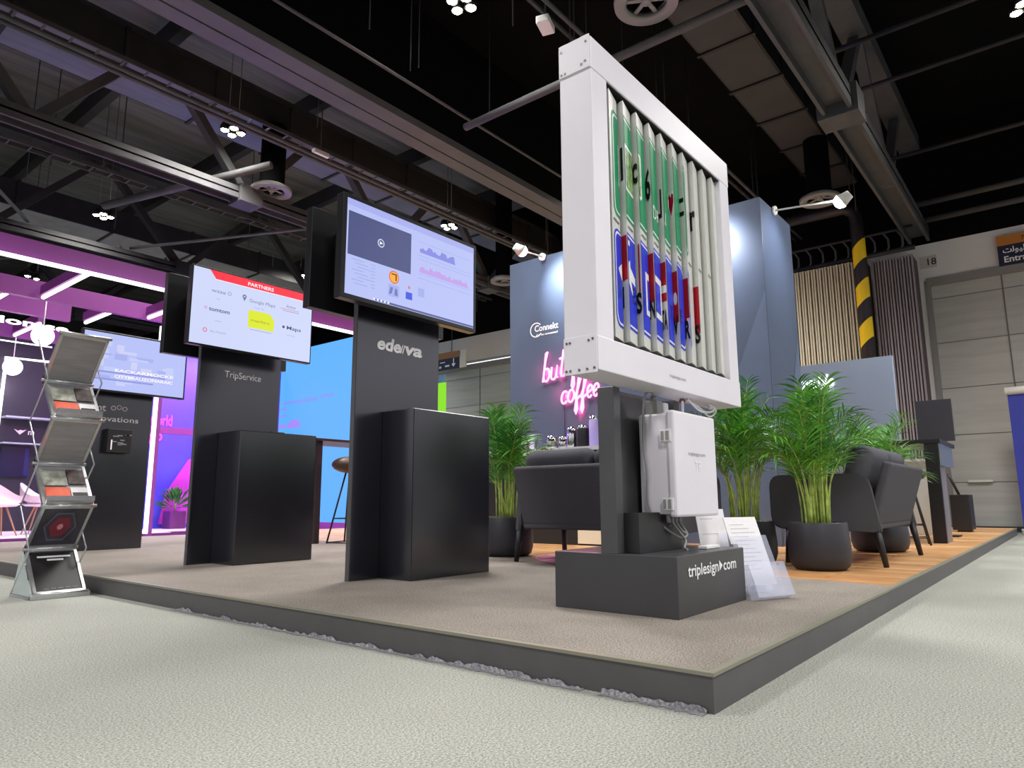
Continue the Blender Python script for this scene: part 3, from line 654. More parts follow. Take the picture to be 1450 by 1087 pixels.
def sheet(name, label, loc, rz, wd, ht, lean, z0, lines, photo=None, grp=None):
    t = thing(name, label, 'leaflet', loc, rz, grp)
    M0 = Matrix.Rotation(-lean, 4, 'X')
    mb = MB(); mb.box((0, 0, z0), (wd, .004, z0+ht), M_paper)
    F = Frame((0, 0, z0), (1, 0, 0), (0, 0, 1))
    for i in range(lines):
        v = ht*(.88 - .72*i/lines); rect(mb, F, wd*.12, v, wd*(.55+.35*((i*7) % 5)/5), v+.003, mat('faint_ink', 'b9b6b8', .6), .001)
    if photo: rect(mb, F, wd*photo[0], ht*photo[1], wd*photo[2], ht*photo[3], mat('dark_photo_print', '5b5660', .5, noise=.8, nscale=30), .0015)
    bmesh.ops.transform(mb.bm, matrix=M0, verts=mb.bm.verts)
    obj('page', mb, parent=t, world=False); return t
t = thing('brochure_holder', 'clear acrylic brochure holder leaning right beside the lettered plinth', 'brochure holder', (1.56, .455, HP), math.radians(-24)); holder(t, 0, 0, .26, .34, .38, 1, 0, 1)
sheet('leaflet', 'white printed leaflet standing in the front acrylic holder', (1.575, .475, HP), math.radians(-24), .235, .37, .36, .07, 12, (-.0, .35, .18, .6))
t = thing('brochure_holder', 'second clear acrylic brochure holder just behind the front one, open pocket at right', 'brochure holder', (1.70, .60, HP), math.radians(-24)); holder(t, 0, 0, .24, .34, .3, 1, 0, 1)
sheet('leaflet', 'white printed leaflet behind the front holder, tallest at the back', (1.60, .70, HP), math.radians(-20), .22, .46, .16, .0, 4)
# ================================================================== KIOSKS
def kiosk(name, label, x0, x1, y, z1, bx0, bx1, by, bz, letter):
    t = thing(name, label, 'kiosk', ((x0+x1)/2, y, HP))
    mb = MB(); mb.box((x0, y, HP), (x1, y+.048, z1), M_blk, bev=.002); p = obj('back_panel', mb, parent=t)
    mb = MB(); mb.box((x0-.002, y+.004, HP), (x0+.001, y+.044, z1), M_side); obj('edge_strip', mb, parent=p, label='grey edge strip')
    if bx0 is not None: mb = MB(); mb.box((bx0, by, HP), (bx1, y, bz), M_blk, bev=.007); obj('cabinet_block', mb, parent=t)
    mb = MB(); letter(mb, Frame((0, y-.001, 0), (1, 0, 0), (0, 0, 1))); obj('lettering', mb, parent=p, label='white lettering')
    return t
def l_edeva(mb, F):
    text(mb, F, 'ede', 1.03, 1.672, .125, M_letter, fit=.22, bold=.035, shear=.15); text(mb, F, 'va', 1.285, 1.672, .125, M_letter, fit=.175, bold=.035, shear=.15)
    for k in range(2): pol(mb, F, [(1.248+k*.018, 1.67), (1.258+k*.018, 1.67), (1.278+k*.018, 1.735), (1.268+k*.018, 1.735)], M_letter, .0015)
def l_trip(mb, F): text(mb, F, 'TripService', 1.02, 1.70, .085, M_letter, fit=.35, bold=.005)
def l_mt(mb, F):
    text(mb, F, 'mt', .93, 1.62, .11, M_letter, bold=.01); text(mb, F, 'innovations', .86, 1.51, .085, M_letter, fit=.54)
    for q in range(3):
        for a in range(14):
            c0 = (1.13+q*.06, 1.66+(q % 2)*.012); r = .02; a0, a1 = a*2*PI/14, (a+1)*2*PI/14
            pol(mb, F, [(c0[0]+r*math.cos(a0), c0[1]+r*math.sin(a0)), (c0[0]+r*math.cos(a1), c0[1]+r*math.sin(a1)), (c0[0]+(r+.006)*math.cos(a1), c0[1]+(r+.006)*math.sin(a1)), (c0[0]+(r+.006)*math.cos(a0), c0[1]+(r+.006)*math.sin(a0))], M_letter, .0015)
kiosk('display_kiosk', 'black gloss kiosk panel with cabinet block, nearest one to the slatted sign', .862, 1.64, 2.80, 2.0, 1.10, 1.87, 2.485, 1.235, l_edeva)
kiosk('display_kiosk', 'black gloss kiosk panel with cabinet block under the partners screen', .80, 1.57, 4.82, 1.95, 1.00, 1.745, 4.46, 1.21, l_trip)
kiosk('display_kiosk', 'black kiosk panel without block behind the leaflet rack', .78, 1.55, 7.40, 1.9, None, None, None, None, l_mt)
t = thing('router', 'small dark device with thin cable on top of the partners kiosk block', 'device', (1.45, 4.7, 1.21)); mb = MB(); mb.box((1.38, 4.62, 1.21), (1.52, 4.74, 1.235), M_blkm, bev=.006); obj('casing', mb, parent=t)
t = thing('framed_box', 'small black relief box fixed on the kiosk panel beside the leaflet rack', 'frame', (1.18, 7.36, 1.15))
mb = MB(); mb.box((1.06, 7.30, 1.16), (1.31, 7.40, 1.42), M_blkm, bev=.004); obj('frame', mb, parent=t)
mb = MB(); F = Frame((1.06, 7.298, 1.16), (1, 0, 0), (0, 0, 1)); rnd = random.Random(2)
for i in range(9):
    u, v = .04+rnd.random()*.15, .04+rnd.random()*.16; rect(mb, F, u, v, u+.04+rnd.random()*.03, v+.012, mat('relief_grey', '85848c', .4), .002)
rect(mb, F, .035, .03, .05, .14, M_letter, .003); obj('relief', mb, parent=t)

# screens
def tv(name, label, x0, x1, y, z0, z1, content, face=-1, dep=.06, bz=.018):
    """flat screen; face -1: looks to -y, +1: looks to +y"""
    t = thing(name, label, 'screen', ((x0+x1)/2, y, z0))
    mb = MB(); mb.box((x0-bz, y, z0-bz), (x1+bz, y-face*dep, z1+bz), M_bezel, bev=.004)
    mb.box((x0+.15, y-face*dep, z0+.1), (x1-.15, y-face*(dep+.04), z1-.12), M_bezel, bev=.004); obj('housing', mb, parent=t)
    if content:
        mb = MB(); F = Frame((x0, y+face*.001, z0), (x1-x0, 0, 0), (0, 0, z1-z0)) if face < 0 else Frame((x1, y+face*.001, z0), (x0-x1, 0, 0), (0, 0, z1-z0))
        content(mb, F); obj('screen', mb, parent=t, smooth='keep', label='lit screen')
    mb = MB(); mb.bar(((x0+x1)/2, y-face*(dep+.03), (z0+z1)/2), ((x0+x1)/2, y-face*(dep+.14), (z0+z1)/2), .25, .2, M_blkm); obj('wall_bracket', mb, parent=t)
    return t
S_ = lambda n, c, s=1.0: emit('screen_' + n, c, s, True)
def uv_text(mb, F, t_, u, v, h, m, wd, off=.002, **k):
    asp = F.U.length/F.V.length; G = Frame(F.p(u, v), F.U.normalized(), F.V.normalized())
    text(mb, G, t_, 0, 0, h*F.V.length*1.35, m, off=off, fit=wd*F.U.length, **k)
def c_edeva(mb, F):
    rect(mb, F, 0, 0, 1, 1, S_('lav', 'bcc6fa', .95), 0)
    rect(mb, F, 0, .93, 1, 1, S_('lav2', 'adb4f4', .95), .001)
    rect(mb, F, .01, .41, .46, .87, S_('slate', '525a8a', .9), .001)
    asp = F.V.length/F.U.length
    disc(mb, F, .235, .64, .045, S_('ltslate', 'e8ecff', 1), .0015, su=asp*1.0, sv=1); disc(mb, F, .235, .64, .036, S_('slate', '', 1), .002, su=asp, sv=1)
    pol(mb, F, [(.225, .62), (.25, .64), (.225, .66)], S_('ltslate', '', 1), .0025)
    disc(mb, F, .335, .315, .07, S_('red', 'e2553f', 1), .0015, su=asp); disc(mb, F, .335, .315, .06, S_('orange', 'ffb03a', 1), .002, su=asp)
    pol(mb, F, [(.315, .34), (.345, .34), (.345, .28), (.355, .28), (.355, .355), (.315, .355)], S_('brown', '6d4520', 1), .0025)
    rect(mb, F, .295, .10, .375, .23, S_('pale', 'a9b4ee', .95), .0015); pol(mb, F, [(.30, .12), (.32, .13), (.33, .2), (.31, .2)], S_('mid', '7078c0', 1), .002); pol(mb, F, [(.34, .12), (.365, .12), (.36, .19), (.345, .2)], S_('mid', '', 1), .002)
    rect(mb, F, .425, .12, .475, .20, S_('blue', '3f5be0', 1), .0015); disc(mb, F, .45, .255, .018, S_('pinkr', 'e07a9c', 1), .0015, su=asp); rect(mb, F, .52, .19, .57, .29, S_('pale', '', 1), .0015)
    rnd = random.Random(4)
    for (v0, c, mm, u1) in ((.70, S_('viol', '8c90e8', .95), .10, .83), (.47, S_('pinkv', 'c6a4ee', .95), .09, .95)):
        pts = []; u = .53
        while u < u1: pts.append((u, v0 + mm*(.35+.65*rnd.random()))); u += .012
        pol(mb, F, [(.53, v0), (u, v0)] + list(reversed(pts)), c, .0015)
    for v in (.82, .66, .62, .45, .40): rect(mb, F, .52, v, .97, v+.004, S_('line', 'a2a8e6', .95), .0012)
    for i in range(8): rect(mb, F, .04 + .02*(i % 3), .37-.035*i, .12+.03*(i % 3), .377-.035*i, S_('line', '', 1), .0012); rect(mb, F, .17, .37-.035*i, .20, .377-.035*i, S_('line', '', 1), .0012)
    rect(mb, F, .19, .005, 1, .028, S_('bar', '5c639a', .9), .0015)
    for i in range(5): rect(mb, F, .19+.025*i, .008, .205+.025*i, .03, S_('ltslate', '', 1), .002)
def c_trip(mb, F):
    rect(mb, F, 0, 0, 1, 1, S_('cool', 'd3dcfd', .97), 0)
    pol(mb, F, [(.12, 1), (.97, 1), (.92, .89), (.17, .89)], S_('partred', 'ff3b4c', 1), .001); pol(mb, F, [(.16, .882), (.17, .89), (.92, .89), (.93, .882)], S_('wht', 'fff4ff', 1), .0012)
    uv_text(mb, F, 'PARTNERS', .42, .915, .05, S_('wht', '', 1), .22, bold=.02)
    g = S_('gr', '7a82a0', .9); gl = S_('grl', '9ea6c8', .9)
    uv_text(mb, F, 'waze', .14, .71, .05, g, .11); disc(mb, F, .28, .735, .025, g, .0015, su=.56); disc(mb, F, .28, .735, .019, S_('cool', '', 1), .002, su=.56)
    uv_text(mb, F, 'Waze', .18, .62, .016, gl, .03)
    disc(mb, F, .40, .745, .03, g, .0015, su=.56); pol(mb, F, [(.387, .73), (.413, .73), (.40, .68)], g, .0015); disc(mb, F, .40, .745, .012, S_('cool', '', 1), .002, su=.56)
    uv_text(mb, F, 'Google Maps', .44, .69, .05, g, .22); uv_text(mb, F, 'Google Maps', .48, .62, .016, gl, .09)
    uv_text(mb, F, 'Aittar', .76, .735, .045, g, .09); rect(mb, F, .71, .705, .88, .713, S_('pinkr', '', 1), .0015); rect(mb, F, .73, .68, .88, .686, g, .0015)
    uv_text(mb, F, 'tomtom', .13, .455, .055, S_('grd', '4e5270', .9), .16, bold=.015); disc(mb, F, .105, .485, .018, S_('pinkr', '', 1), .0015, su=.56); disc(mb, F, .105, .485, .011, S_('cool', '', 1), .002, su=.56)
    rect(mb, F, .18, .33, .23, .335, gl, .0015)
    pol(mb, F, [(.44, .34), (.66, .34), (.66, .50), (.62, .58), (.44, .58)], S_('yel', 'dfea2e', 1), .0015); uv_text(mb, F, 'mapillary', .46, .43, .035, S_('olive', '8a9030', 1), .16); rect(mb, F, .46, .31, .64, .315, g, .0015)
    disc(mb, F, .11, .19, .03, S_('pinkr', '', 1), .0015, su=.56); disc(mb, F, .11, .19, .018, S_('cool', '', 1), .002, su=.56); uv_text(mb, F, 'Be-Mobile', .15, .175, .025, gl, .12)
    uv_text(mb, F, 'Maps', .77, .42, .055, S_('grd', '', 1), .13, bold=.01); disc(mb, F, .745, .445, .02, S_('grd', '', 1), .0015, su=.56); uv_text(mb, F, 'Apple Maps', .77, .33, .016, gl, .08)
def c_mt(mb, F):
    rect(mb, F, 0, 0, 1, 1, S_('sky', 'b9c4fb', .95), 0)
    rnd = random.Random(8)
    for i in range(26):
        u, v = rnd.random()*.85, rnd.random()*.8; rect(mb, F, u, v, u+.05+rnd.random()*.14, v+.03+rnd.random()*.12, S_(('city1', 'city2', 'city3')[i % 3], ('c6d0fb', 'aab4f2', 'd0d4f8')[i % 3], .95), .0006+.00002*i)
    rect(mb, F, 0, .30, .80, .33, S_('roadl', '8f9ae2', .95), .002); rect(mb, F, 0, .17, .68, .20, S_('roadl', '', 1), .002)
    uv_text(mb, F, 'EACKARMOCKE', .30, .335, .055, S_('wht', '', 1), .58, off=.003, bold=.03)
    uv_text(mb, F, 'CITYBRAUZONARAIC', .30, .23, .055, S_('wht', '', 1), .58, off=.003, bold=.03)
tv('flat_screen', 'large lit screen with charts and play symbol on the kiosk nearest the slatted sign', .59, 1.81, 2.60, 1.93, 2.575, c_edeva, dep=.07, bz=.03)
tv('flat_screen', 'back to back dark screen facing away behind the charts screen', .60, 1.81, 3.02, 1.93, 2.575, None, face=1, dep=.07, bz=.03)
tv('flat_screen', 'lit white screen with red partners banner on the middle kiosk', .53, 1.66, 4.50, 1.885, 2.52, c_trip, dep=.06, bz=.012)
tv('flat_screen', 'back to back dark screen facing away behind the partners screen', .55, 1.66, 4.98, 1.885, 2.52, None, face=1, dep=.06, bz=.03)
tv('flat_screen', 'lit pale blue screen with skyline above the kiosk behind the leaflet rack', .70, 1.80, 7.2, 1.83, 2.45, c_mt, dep=.06, bz=.02)

# ================================================================== LEAFLET RACK
t = thing('leaflet_rack', 'silver zigzag leaflet rack standing on the grey floor at the far left', 'leaflet rack', (-.235, 4.53, 0))
RX0, RX1 = -.39, -.08; yf, yb = 4.405, 4.665
zs = [0.03, .31, .60, .89, 1.185, 1.47, 1.775]
def rframe(i):
    y0, y1 = (yf, yb) if i % 2 == 0 else (yb, yf)
    V = Vector((0, y1-y0, zs[i+1]-zs[i])); return Frame((RX0, y0, zs[i]), (RX1-RX0, 0, 0), V)
for i in range(6):
    F = rframe(i); n = F.n; mb = MB(); th = .022
    for (u0, v0, u1, v1) in ((0, 0, .06, 1), (.94, 0, 1, 1), (0, 0, 1, .07), (0, .93, 1, 1)):
        mb.poly([F.p(u0, v0), F.p(u1, v0), F.p(u1, v1), F.p(u0, v1)], M_alu, ext=-n*th)
    fr = obj('shelf_frame', mb, parent=t)
    mb = MB(); rear = M_alud
    mb.poly([F.p(.06, .07, -.006), F.p(.94, .07, -.006), F.p(.94, .93, -.006), F.p(.06, .93, -.006)], {0: M_blk2, 1: mat('smoked_print', '3c3a44', .25)}.get(i, rear), ext=-n*.006)
    if i == 1:
        for rr, c in ((.36, '5b5a66'), (.32, '3c3a44'), (.24, '7c2f3e'), (.07, 'c98a90')):
            disc(mb, F, .5, .5, rr, mat('hex_' + c, c, .3), -.004+.0005*(.4-rr), seg=6, su=.9, sv=1.05)
    if i == 0:
        rect(mb, F, .2, .80, .85, .84, M_letter, -.004); rect(mb, F, .38, .73, .70, .77, M_letter, -.004)
        for k in range(5): rect(mb, F, .2+.14*k, .12+.004*k, .3+.14*k, .128+.004*k, M_ink, -.004)
    obj('back_sheet', mb, parent=fr, label={0: 'black poster with white title', 1: 'dark poster with red hexagon'}.get(i, 'grey perforated sheet'))
    if i in (2, 4):
        mb = MB(); mb.poly([F.p(.04, .02, 0), F.p(.96, .02, 0), F.p(.96, .02, .045), F.p(.04, .02, .045)], M_alu, ext=Vector((0, 0, .03))); obj('shelf_lip', mb, parent=fr)
for z, y in zip(zs, (yf, yb)*4):
    mb = MB(); mb.tube([(RX0-.012, y, z), (RX1+.012, y, z)], .011, M_alu, 10); obj('hinge_bar', mb, parent=t)
for x in (RX0-.016, RX1+.016):
    ys = (yb+.16, yf+.0) ; P = []
    for i, z in enumerate(zs): P.append((x, (yb+.13) if i % 2 == 0 else (yf+.03+.09), z - (0 if i else .02)))
    for i in range(6):
        mb = MB(); mb.tube([P[i], P[i+1]], .005, M_alu, 7); obj('scissor_rod', mb, parent=t)
mb = MB(); mb.box((RX0-.02, yf-.01, 0), (RX1+.02, yf+.03, .03), M_alu, bev=.004); mb.box((RX0-.02, yf, 0), (RX0+.012, yb+.14, .02), M_alu, bev=.003); mb.box((RX1-.012, yf, 0), (RX1+.02, yb+.14, .02), M_alu, bev=.003); obj('foot_frame', mb, parent=t)
mb = MB(); mb.poly([(RX0-.018, yf, .02), (RX0-.018, yb+.1, .02), (RX0-.018, yb, .3)], mat('pale_acrylic_side', 'cfe0e0', .1, trans=.5), ext=(.004, 0, 0)); obj('side_cheek', mb, parent=t)
for i, lv in ((2, 'lower'), (4, 'upper')):
    F = rframe(i)
    for (u0, u1, v0, v1, m_, lb) in ((.09, .56, .06, .40, mat('orange_cover', 'd2573a', .5, noise=.1), 'orange leaflet lying in the %s shelf of the zigzag rack'), (.58, .92, .06, .40, M_paper, 'white leaflet with black band at the right of the %s rack shelf'), (.09, .56, .46, .80, mat('olive_grey_cover', '9fa195', .5, noise=.3, nscale=30), 'greyish leaflet behind the orange one in the %s rack shelf'), (.58, .93, .5, .84, mat('dark_brown_cover', '4a3a36', .5, noise=.5, nscale=40), 'dark brown leaflet at the back right of the %s rack shelf')):
        off = .012 if v0 < .2 else .006
        mb = MB(); mb.poly([F.p(u0, v0, off), F.p(u1, v0, off), F.p(u1, v1, off), F.p(u0, v1, off)], m_, ext=-F.n*.005)
        if m_ is M_paper: rect(mb, F, u0+.02, v0+.14, u1-.02, v0+.22, M_inkd, off+.001)
        o = obj('leaflet', mb, origin=F.p(u0, v0, off)); meta(o, lb % lv, 'leaflet')

# ================================================================== SLATE WALL, NEON, COUNTER
NX = 5.8
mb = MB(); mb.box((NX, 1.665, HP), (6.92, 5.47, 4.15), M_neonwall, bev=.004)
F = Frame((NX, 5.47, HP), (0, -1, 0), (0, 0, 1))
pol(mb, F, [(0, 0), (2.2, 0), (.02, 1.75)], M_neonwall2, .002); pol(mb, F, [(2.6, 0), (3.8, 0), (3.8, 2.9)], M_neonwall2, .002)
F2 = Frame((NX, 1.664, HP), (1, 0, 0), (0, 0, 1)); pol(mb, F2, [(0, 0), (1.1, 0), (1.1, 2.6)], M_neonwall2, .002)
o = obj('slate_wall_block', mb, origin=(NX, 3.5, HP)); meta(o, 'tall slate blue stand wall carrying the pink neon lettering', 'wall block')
t = thing('wall_logo', 'small white round logo with lettering high on the slate blue wall', 'logo', (NX, 4.8, 3.0))
mb = MB(); F = Frame((NX-.004, 5.04, 3.0), (0, -1, 0), (0, 0, 1))
for a in range(22):
    a0, a1 = math.radians(40+a*13), math.radians(40+(a+1)*13)
    for r0, r1 in ((.095, .11),): pol(mb, F, [(.06+r0*math.cos(a0), .06+r0*math.sin(a0)), (.06+r1*math.cos(a0), .06+r1*math.sin(a0)), (.06+r1*math.cos(a1), .06+r1*math.sin(a1)), (.06+r0*math.cos(a1), .06+r0*math.sin(a1))], M_letter, .001)
text(mb, F, 'Connekt', .03, .035, .13, M_letter, fit=.42, bold=.02); text(mb, F, 'the be connected', .06, -.035, .045, M_letter, fit=.38, bold=.02)
obj('lettering', mb, parent=t)
# neon strokes: letters in a unit cell, (advance, strokes)
def arc(cx, cy, rx, ry, a0, a1, n=10): return [(cx + rx*math.cos(math.radians(a0+(a1-a0)*i/n)), cy + ry*math.sin(math.radians(a0+(a1-a0)*i/n))) for i in range(n+1)]
LT = {
 'b': (.55, [[(.05, 0), (.12, .9), (.2, 1.25), (.1, 1.2), (.08, .3)] + arc(.27, .27, .2, .27, 180, 480, 14)]),
 'u': (.55, [[(.05, .55), (.05, .2)] + arc(.22, .18, .17, .17, 180, 350, 8) + [(.42, .55), (.42, .15), (.52, .05)]]),
 't': (.5, [[(.22, 1.15), (.18, .3), (.22, .05), (.4, .05), (.5, .2)], [(.0, .8), (.55, .9)]]),
 'f': (.42, [[(.0, .1), (.2, .5), (.38, 1.1), (.3, 1.25), (.2, 1.1), (.16, .2), (.12, -.45), (.2, -.6), (.28, -.4), (.2, .05), (.4, .2)]]),
 'i': (.28, [[(.03, .5), (.06, .1), (.15, .0), (.28, .15)]]),
 'r': (.38, [[(.02, .1), (.12, .6), (.2, .5), (.3, .52), (.26, .1), (.38, .1)]]),
 's': (.38, [[(.0, .05), (.2, .6), (.28, .2), (.15, 0), (.02, .05)]]),
 'c': (.45, [arc(.26, .28, .22, .28, 50, 320, 14)]),
 'o': (.5, [arc(.26, .28, .21, .28, 90, 450, 16)]),
 'e': (.42, [[(.04, .22), (.36, .36)] + arc(.22, .3, .17, .28, 20, 320, 14)]),
 ' ': (.35, []),
}
M_neon = emit('neon_tube', 'ff7fb8', 4.0)
t = thing('neon_sign', 'pink handwritten neon lettering glowing on the slate blue wall', 'neon sign', (NX-.03, 4.4, 2.3))
def neon(word, y, z, h, width):
    adv = sum(LT[c][0] for c in word); s = width/adv; cx = 0; n_ = 0
    for c in word:
        for st_ in LT[c][1]:
            mb = MB(); pts = [(NX-.035, y-(cx+p[0])*s - p[1]*h*.12, z+p[1]*h+ (cx+p[0])*s*.10) for p in st_]
            mb.tube(pts, .0145, M_neon, 7); obj('neon_tube', mb, parent=t)
        cx += LT[c][0]
neon('but first', 4.86, 2.27, .34, .98)
neon('coffee', 4.55, 1.93, .30, .62)
for (y, z, p) in ((4.8, 2.42, 9), (4.6, 2.40, 9), (4.5, 2.05, 9), (4.3, 2.06, 10), (4.25, 1.85, 7), (4.1, 2.12, 9), (4.2, 2.5, 6)):
    l = bpy.data.lights.new('neon_glow', 'POINT'); l.energy = p; l.color = (1, .06, .2); l.shadow_soft_size = .03; o = bpy.data.objects.new('neon_glow', l); COL.objects.link(o); o.location = (NX-.06, y, z)
mb = MB(); mb.tube([(NX-.012, 4.5, 2.15), (NX-.012, 4.5, 1.25)], .004, M_blkm, 5); obj('power_lead', mb, parent=t)

# arm spotlights
def arm_spot(mount, head, target, label, power, col=(1, 1, 1)):
    t = thing('arm_spotlight', label, 'spotlight', mount)
    mb = MB(); d = (Vector(head)-Vector(mount)).normalized()
    mb.tube([Vector(mount), Vector(mount)+d*.03], .055, M_bwhite, 20); obj('mount', mb, parent=t)
    mb = MB(); mb.tube([mount, head], .012, M_bwhite, 8); obj('arm', mb, parent=t)
    dd = (Vector(target)-Vector(head)).normalized()
    mb = MB(); mb.tube([Vector(head)-dd*.09, Vector(head)-dd*.02, Vector(head)+dd*.03], .05, M_bwhite, 20, r2=.085); obj('head', mb, parent=t)
    mb = MB(); mb.sphere(Vector(head)+dd*.03, .078, E_spot, 20); obj('lens', mb, parent=t)
    spot('spot_beam', Vector(head)+dd*.13, target, power, math.radians(95), .9, col, .06, t)
arm_spot((5.78, 4.83, 4.13), (5.1, 4.72, 4.02), (5.85, 4.35, 3.6), 'white arm spotlight on the left top of the slate wall', 120, (.85, .93, 1))
arm_spot((5.78, 2.45, 4.13), (5.1, 2.4, 4.02), (5.85, 2.3, 3.6), 'white arm spotlight on the slate wall top, behind the slatted sign', 150, (.82, .88, 1))
arm_spot((6.27, 1.66, 4.13), (6.2, .85, 4.02), (6.15, 1.7, 3.5), 'white arm spotlight over the narrow right end of the slate wall', 55, (.85, .9, 1))

t = thing('bar_counter', 'dark bar counter with pale top in front of the slate wall', 'counter', (5.0, 4, HP))
mb = MB(); mb.box((4.75, 3.0, HP), (5.25, 5.0, 1.19), M_blk2, bev=.003); obj('body', mb, parent=t)
mb = MB(); mb.box((4.7, 2.95, 1.19), (5.3, 5.05, 1.235), mat('pale_counter_top', 'b9bac4', .25, noise=.03)); obj('counter_top', mb, parent=t)
mb = MB(); mb.box((4.735, 3.02, HP+.02), (4.75, 3.62, .46), mat('warm_white_panel', 'e6e0cc', .5)); obj('lower_panel', mb, parent=t, label='cream lower panel')
def jar(x, y, r, h, m_, name, label, cat):
    t = thing(name, label, cat, (x, y, 1.235))
    mb = MB(); mb.lathe([(0, 0), (r*.9, 0), (r, .02), (r, h*.8), (r*.9, h*.9)], (x, y, 1.235), m_, 22); obj('body', mb, parent=t)
    mb = MB(); mb.lathe([(r*.92, h*.88), (r*.92, h), (0, h)], (x, y, 1.235), M_chrome, 22); obj('lid', mb, parent=t)
jar(4.95, 4.12, .07, .17, M_chrome, 'canister', 'small shiny canister on the bar counter, leftmost of the row', 'canister')
jar(4.95, 3.95, .06, .15, M_chrome, 'canister', 'shiny canister on the bar counter between the smallest and the tall ones', 'canister')
jar(4.95, 3.82, .065, .26, M_chrome, 'canister', 'tall shiny canister on the bar counter below the neon word', 'canister')
jar(4.95, 3.66, .075, .27, M_blk2, 'coffee_grinder', 'black coffee grinder with chrome lid on the bar counter', 'grinder')
jar(4.93, 3.49, .06, .37, mat('lilac_bottle', 'b9a8e6', .3), 'bottle', 'tall lilac bottle on the bar counter beside the sign post', 'bottle')
t = thing('glass_tray', 'low tray of clear glasses on the left of the bar counter', 'tray', (4.95, 4.6, 1.235))
mb = MB(); mb.box((4.85, 4.35, 1.235), (5.05, 4.85, 1.25), M_chrome); obj('tray', mb, parent=t)
for k in range(7):
    g = thing('glass', 'clear tumbler on the tray at the left end of the bar counter', 'glass', (4.9+.09*(k % 2), 4.4+.06*k, 1.25), 0, 'tumblers on the tray')
    mb = MB(); mb.lathe([(0, 0), (.028, 0), (.033, .1), (.030, .1), (.026, .006), (0, .006)], (4.9+.09*(k % 2), 4.4+.06*k, 1.25), M_acr, 14); obj('bowl', mb, parent=g)

# pale slate low screen with white lettering
mb = MB(); mb.box((9, .99, HP), (9.08, 3.6, 2.66)); t = obj('low_screen_wall', mb, M_screenwall, origin=(9, 2, HP)); meta(t, 'pale slate blue stand screen with white glowing lettering, behind the palms', 'screen wall')
t = thing('illuminated_lettering', 'white glowing script lettering on the pale slate screen behind the palms', 'lettering', (8.98, 2, 2.3))
mb = MB(); text(mb, Frame((8.985, 2.36, 2.27), (0, -1, 0), (0, .0, 1)), 'enjoyable', -.22, 0, .30, emit('white_letters', 'f8fbff', 2.2), off=.004, fit=.78, bold=.03, shear=.3); obj('lettering', mb, parent=t)

# ================================================================== SOFAS
def cushion(mb, a, b, m_, bev=.05, M=None): mb.box(a, b, m_, bev=bev, M=M)
def sofa(label, loc, rz):
    """local: length along +x 0..1.5, back at y=0, faces +y"""
    Lg = 1.5; t = thing('sofa', label, 'sofa', loc, rz)
    # arms: rounded slab running into the rear leg
    for x in (0.0, Lg-.05):
        prof = [(-.025, .25), (.03, .27), (.72, .27), (.78, .30), (.80, .36), (.80, .62), (.78, .68), (.73, .705), (.13, .705), (.08, .69), (.045, .655), (.03, .60), (.0, .40)]
        mb = MB(); mb.poly([(x, y, z) for y, z in prof], M_fab, ext=(.05, 0, 0))
        bmesh.ops.bevel(mb.bm, geom=list(mb.bm.edges), offset=.012, segments=2, affect='EDGES'); obj('armrest', mb, parent=t, world=False)
    # back
    Mb = Matrix.Translation((0, .02, .30)) @ Matrix.Rotation(math.radians(17), 4, 'X')
    mb = MB(); mb.box((.05, 0, 0), (Lg-.05, .07, .50), M_fab, bev=.025, M=Mb); obj('backrest', mb, parent=t, world=False)
    mb = MB(); mb.box((.05, .02, .27), (Lg-.05, .72, .36), M_fab, bev=.02); obj('seat_frame', mb, parent=t, world=False)
    for k in range(2):
        x0 = .06 + k*(Lg-.12)/2; x1 = x0 + (Lg-.12)/2 - .01
        mb = MB(); mb.box((x0, .12, .36), (x1, .74, .50), M_fab2, bev=.045); obj('seat_cushion', mb, parent=t, world=False, smooth=True)
        mb = MB(); Mc = Matrix.Translation((0, .12, .46)) @ Matrix.Rotation(math.radians(17), 4, 'X'); mb.box((x0, 0, 0), (x1, .19, .46), M_fab2, bev=.085, M=Mc); obj('back_cushion', mb, parent=t, world=False, smooth=True)
    for (x, y, dx, dy) in ((.03, .02, -.01, -.05), (Lg-.03, .02, .01, -.05), (.03, .66, -.01, .03), (Lg-.03, .66, .01, .03)):
        mb = MB(); mb.tube([(x, y, .30), (x+dx, y+dy, 0)], .03, M_blkm, 12, r2=.02); obj('leg', mb, parent=t, world=False)
    return t
sofa('charcoal fabric two seat sofa seen from its end beside the right platform edge', (3.84, .31, HP), 0)
sofa('charcoal fabric two seat sofa seen from behind, left of the sign stand', (2.67, 2.87, HP), -PI/2)
t = sofa('charcoal armchair mostly hidden behind the palms and brochures', (3.4, 1.95, HP), math.radians(-60)) if 0 else None

mb = MB(); mb.lathe([(0, 0), (.78, 0), (.79, .006), (.77, .009), (0, .009)], (3.42, 2.25, HP), mat('dusty_pink_rug', 'b5768f', .95, noise=.12, nscale=90, bump=.3), 60)
o = obj('rug', mb, origin=(3.42, 2.25, HP)); meta(o, 'round dusty pink rug under the left sofa', 'rug')

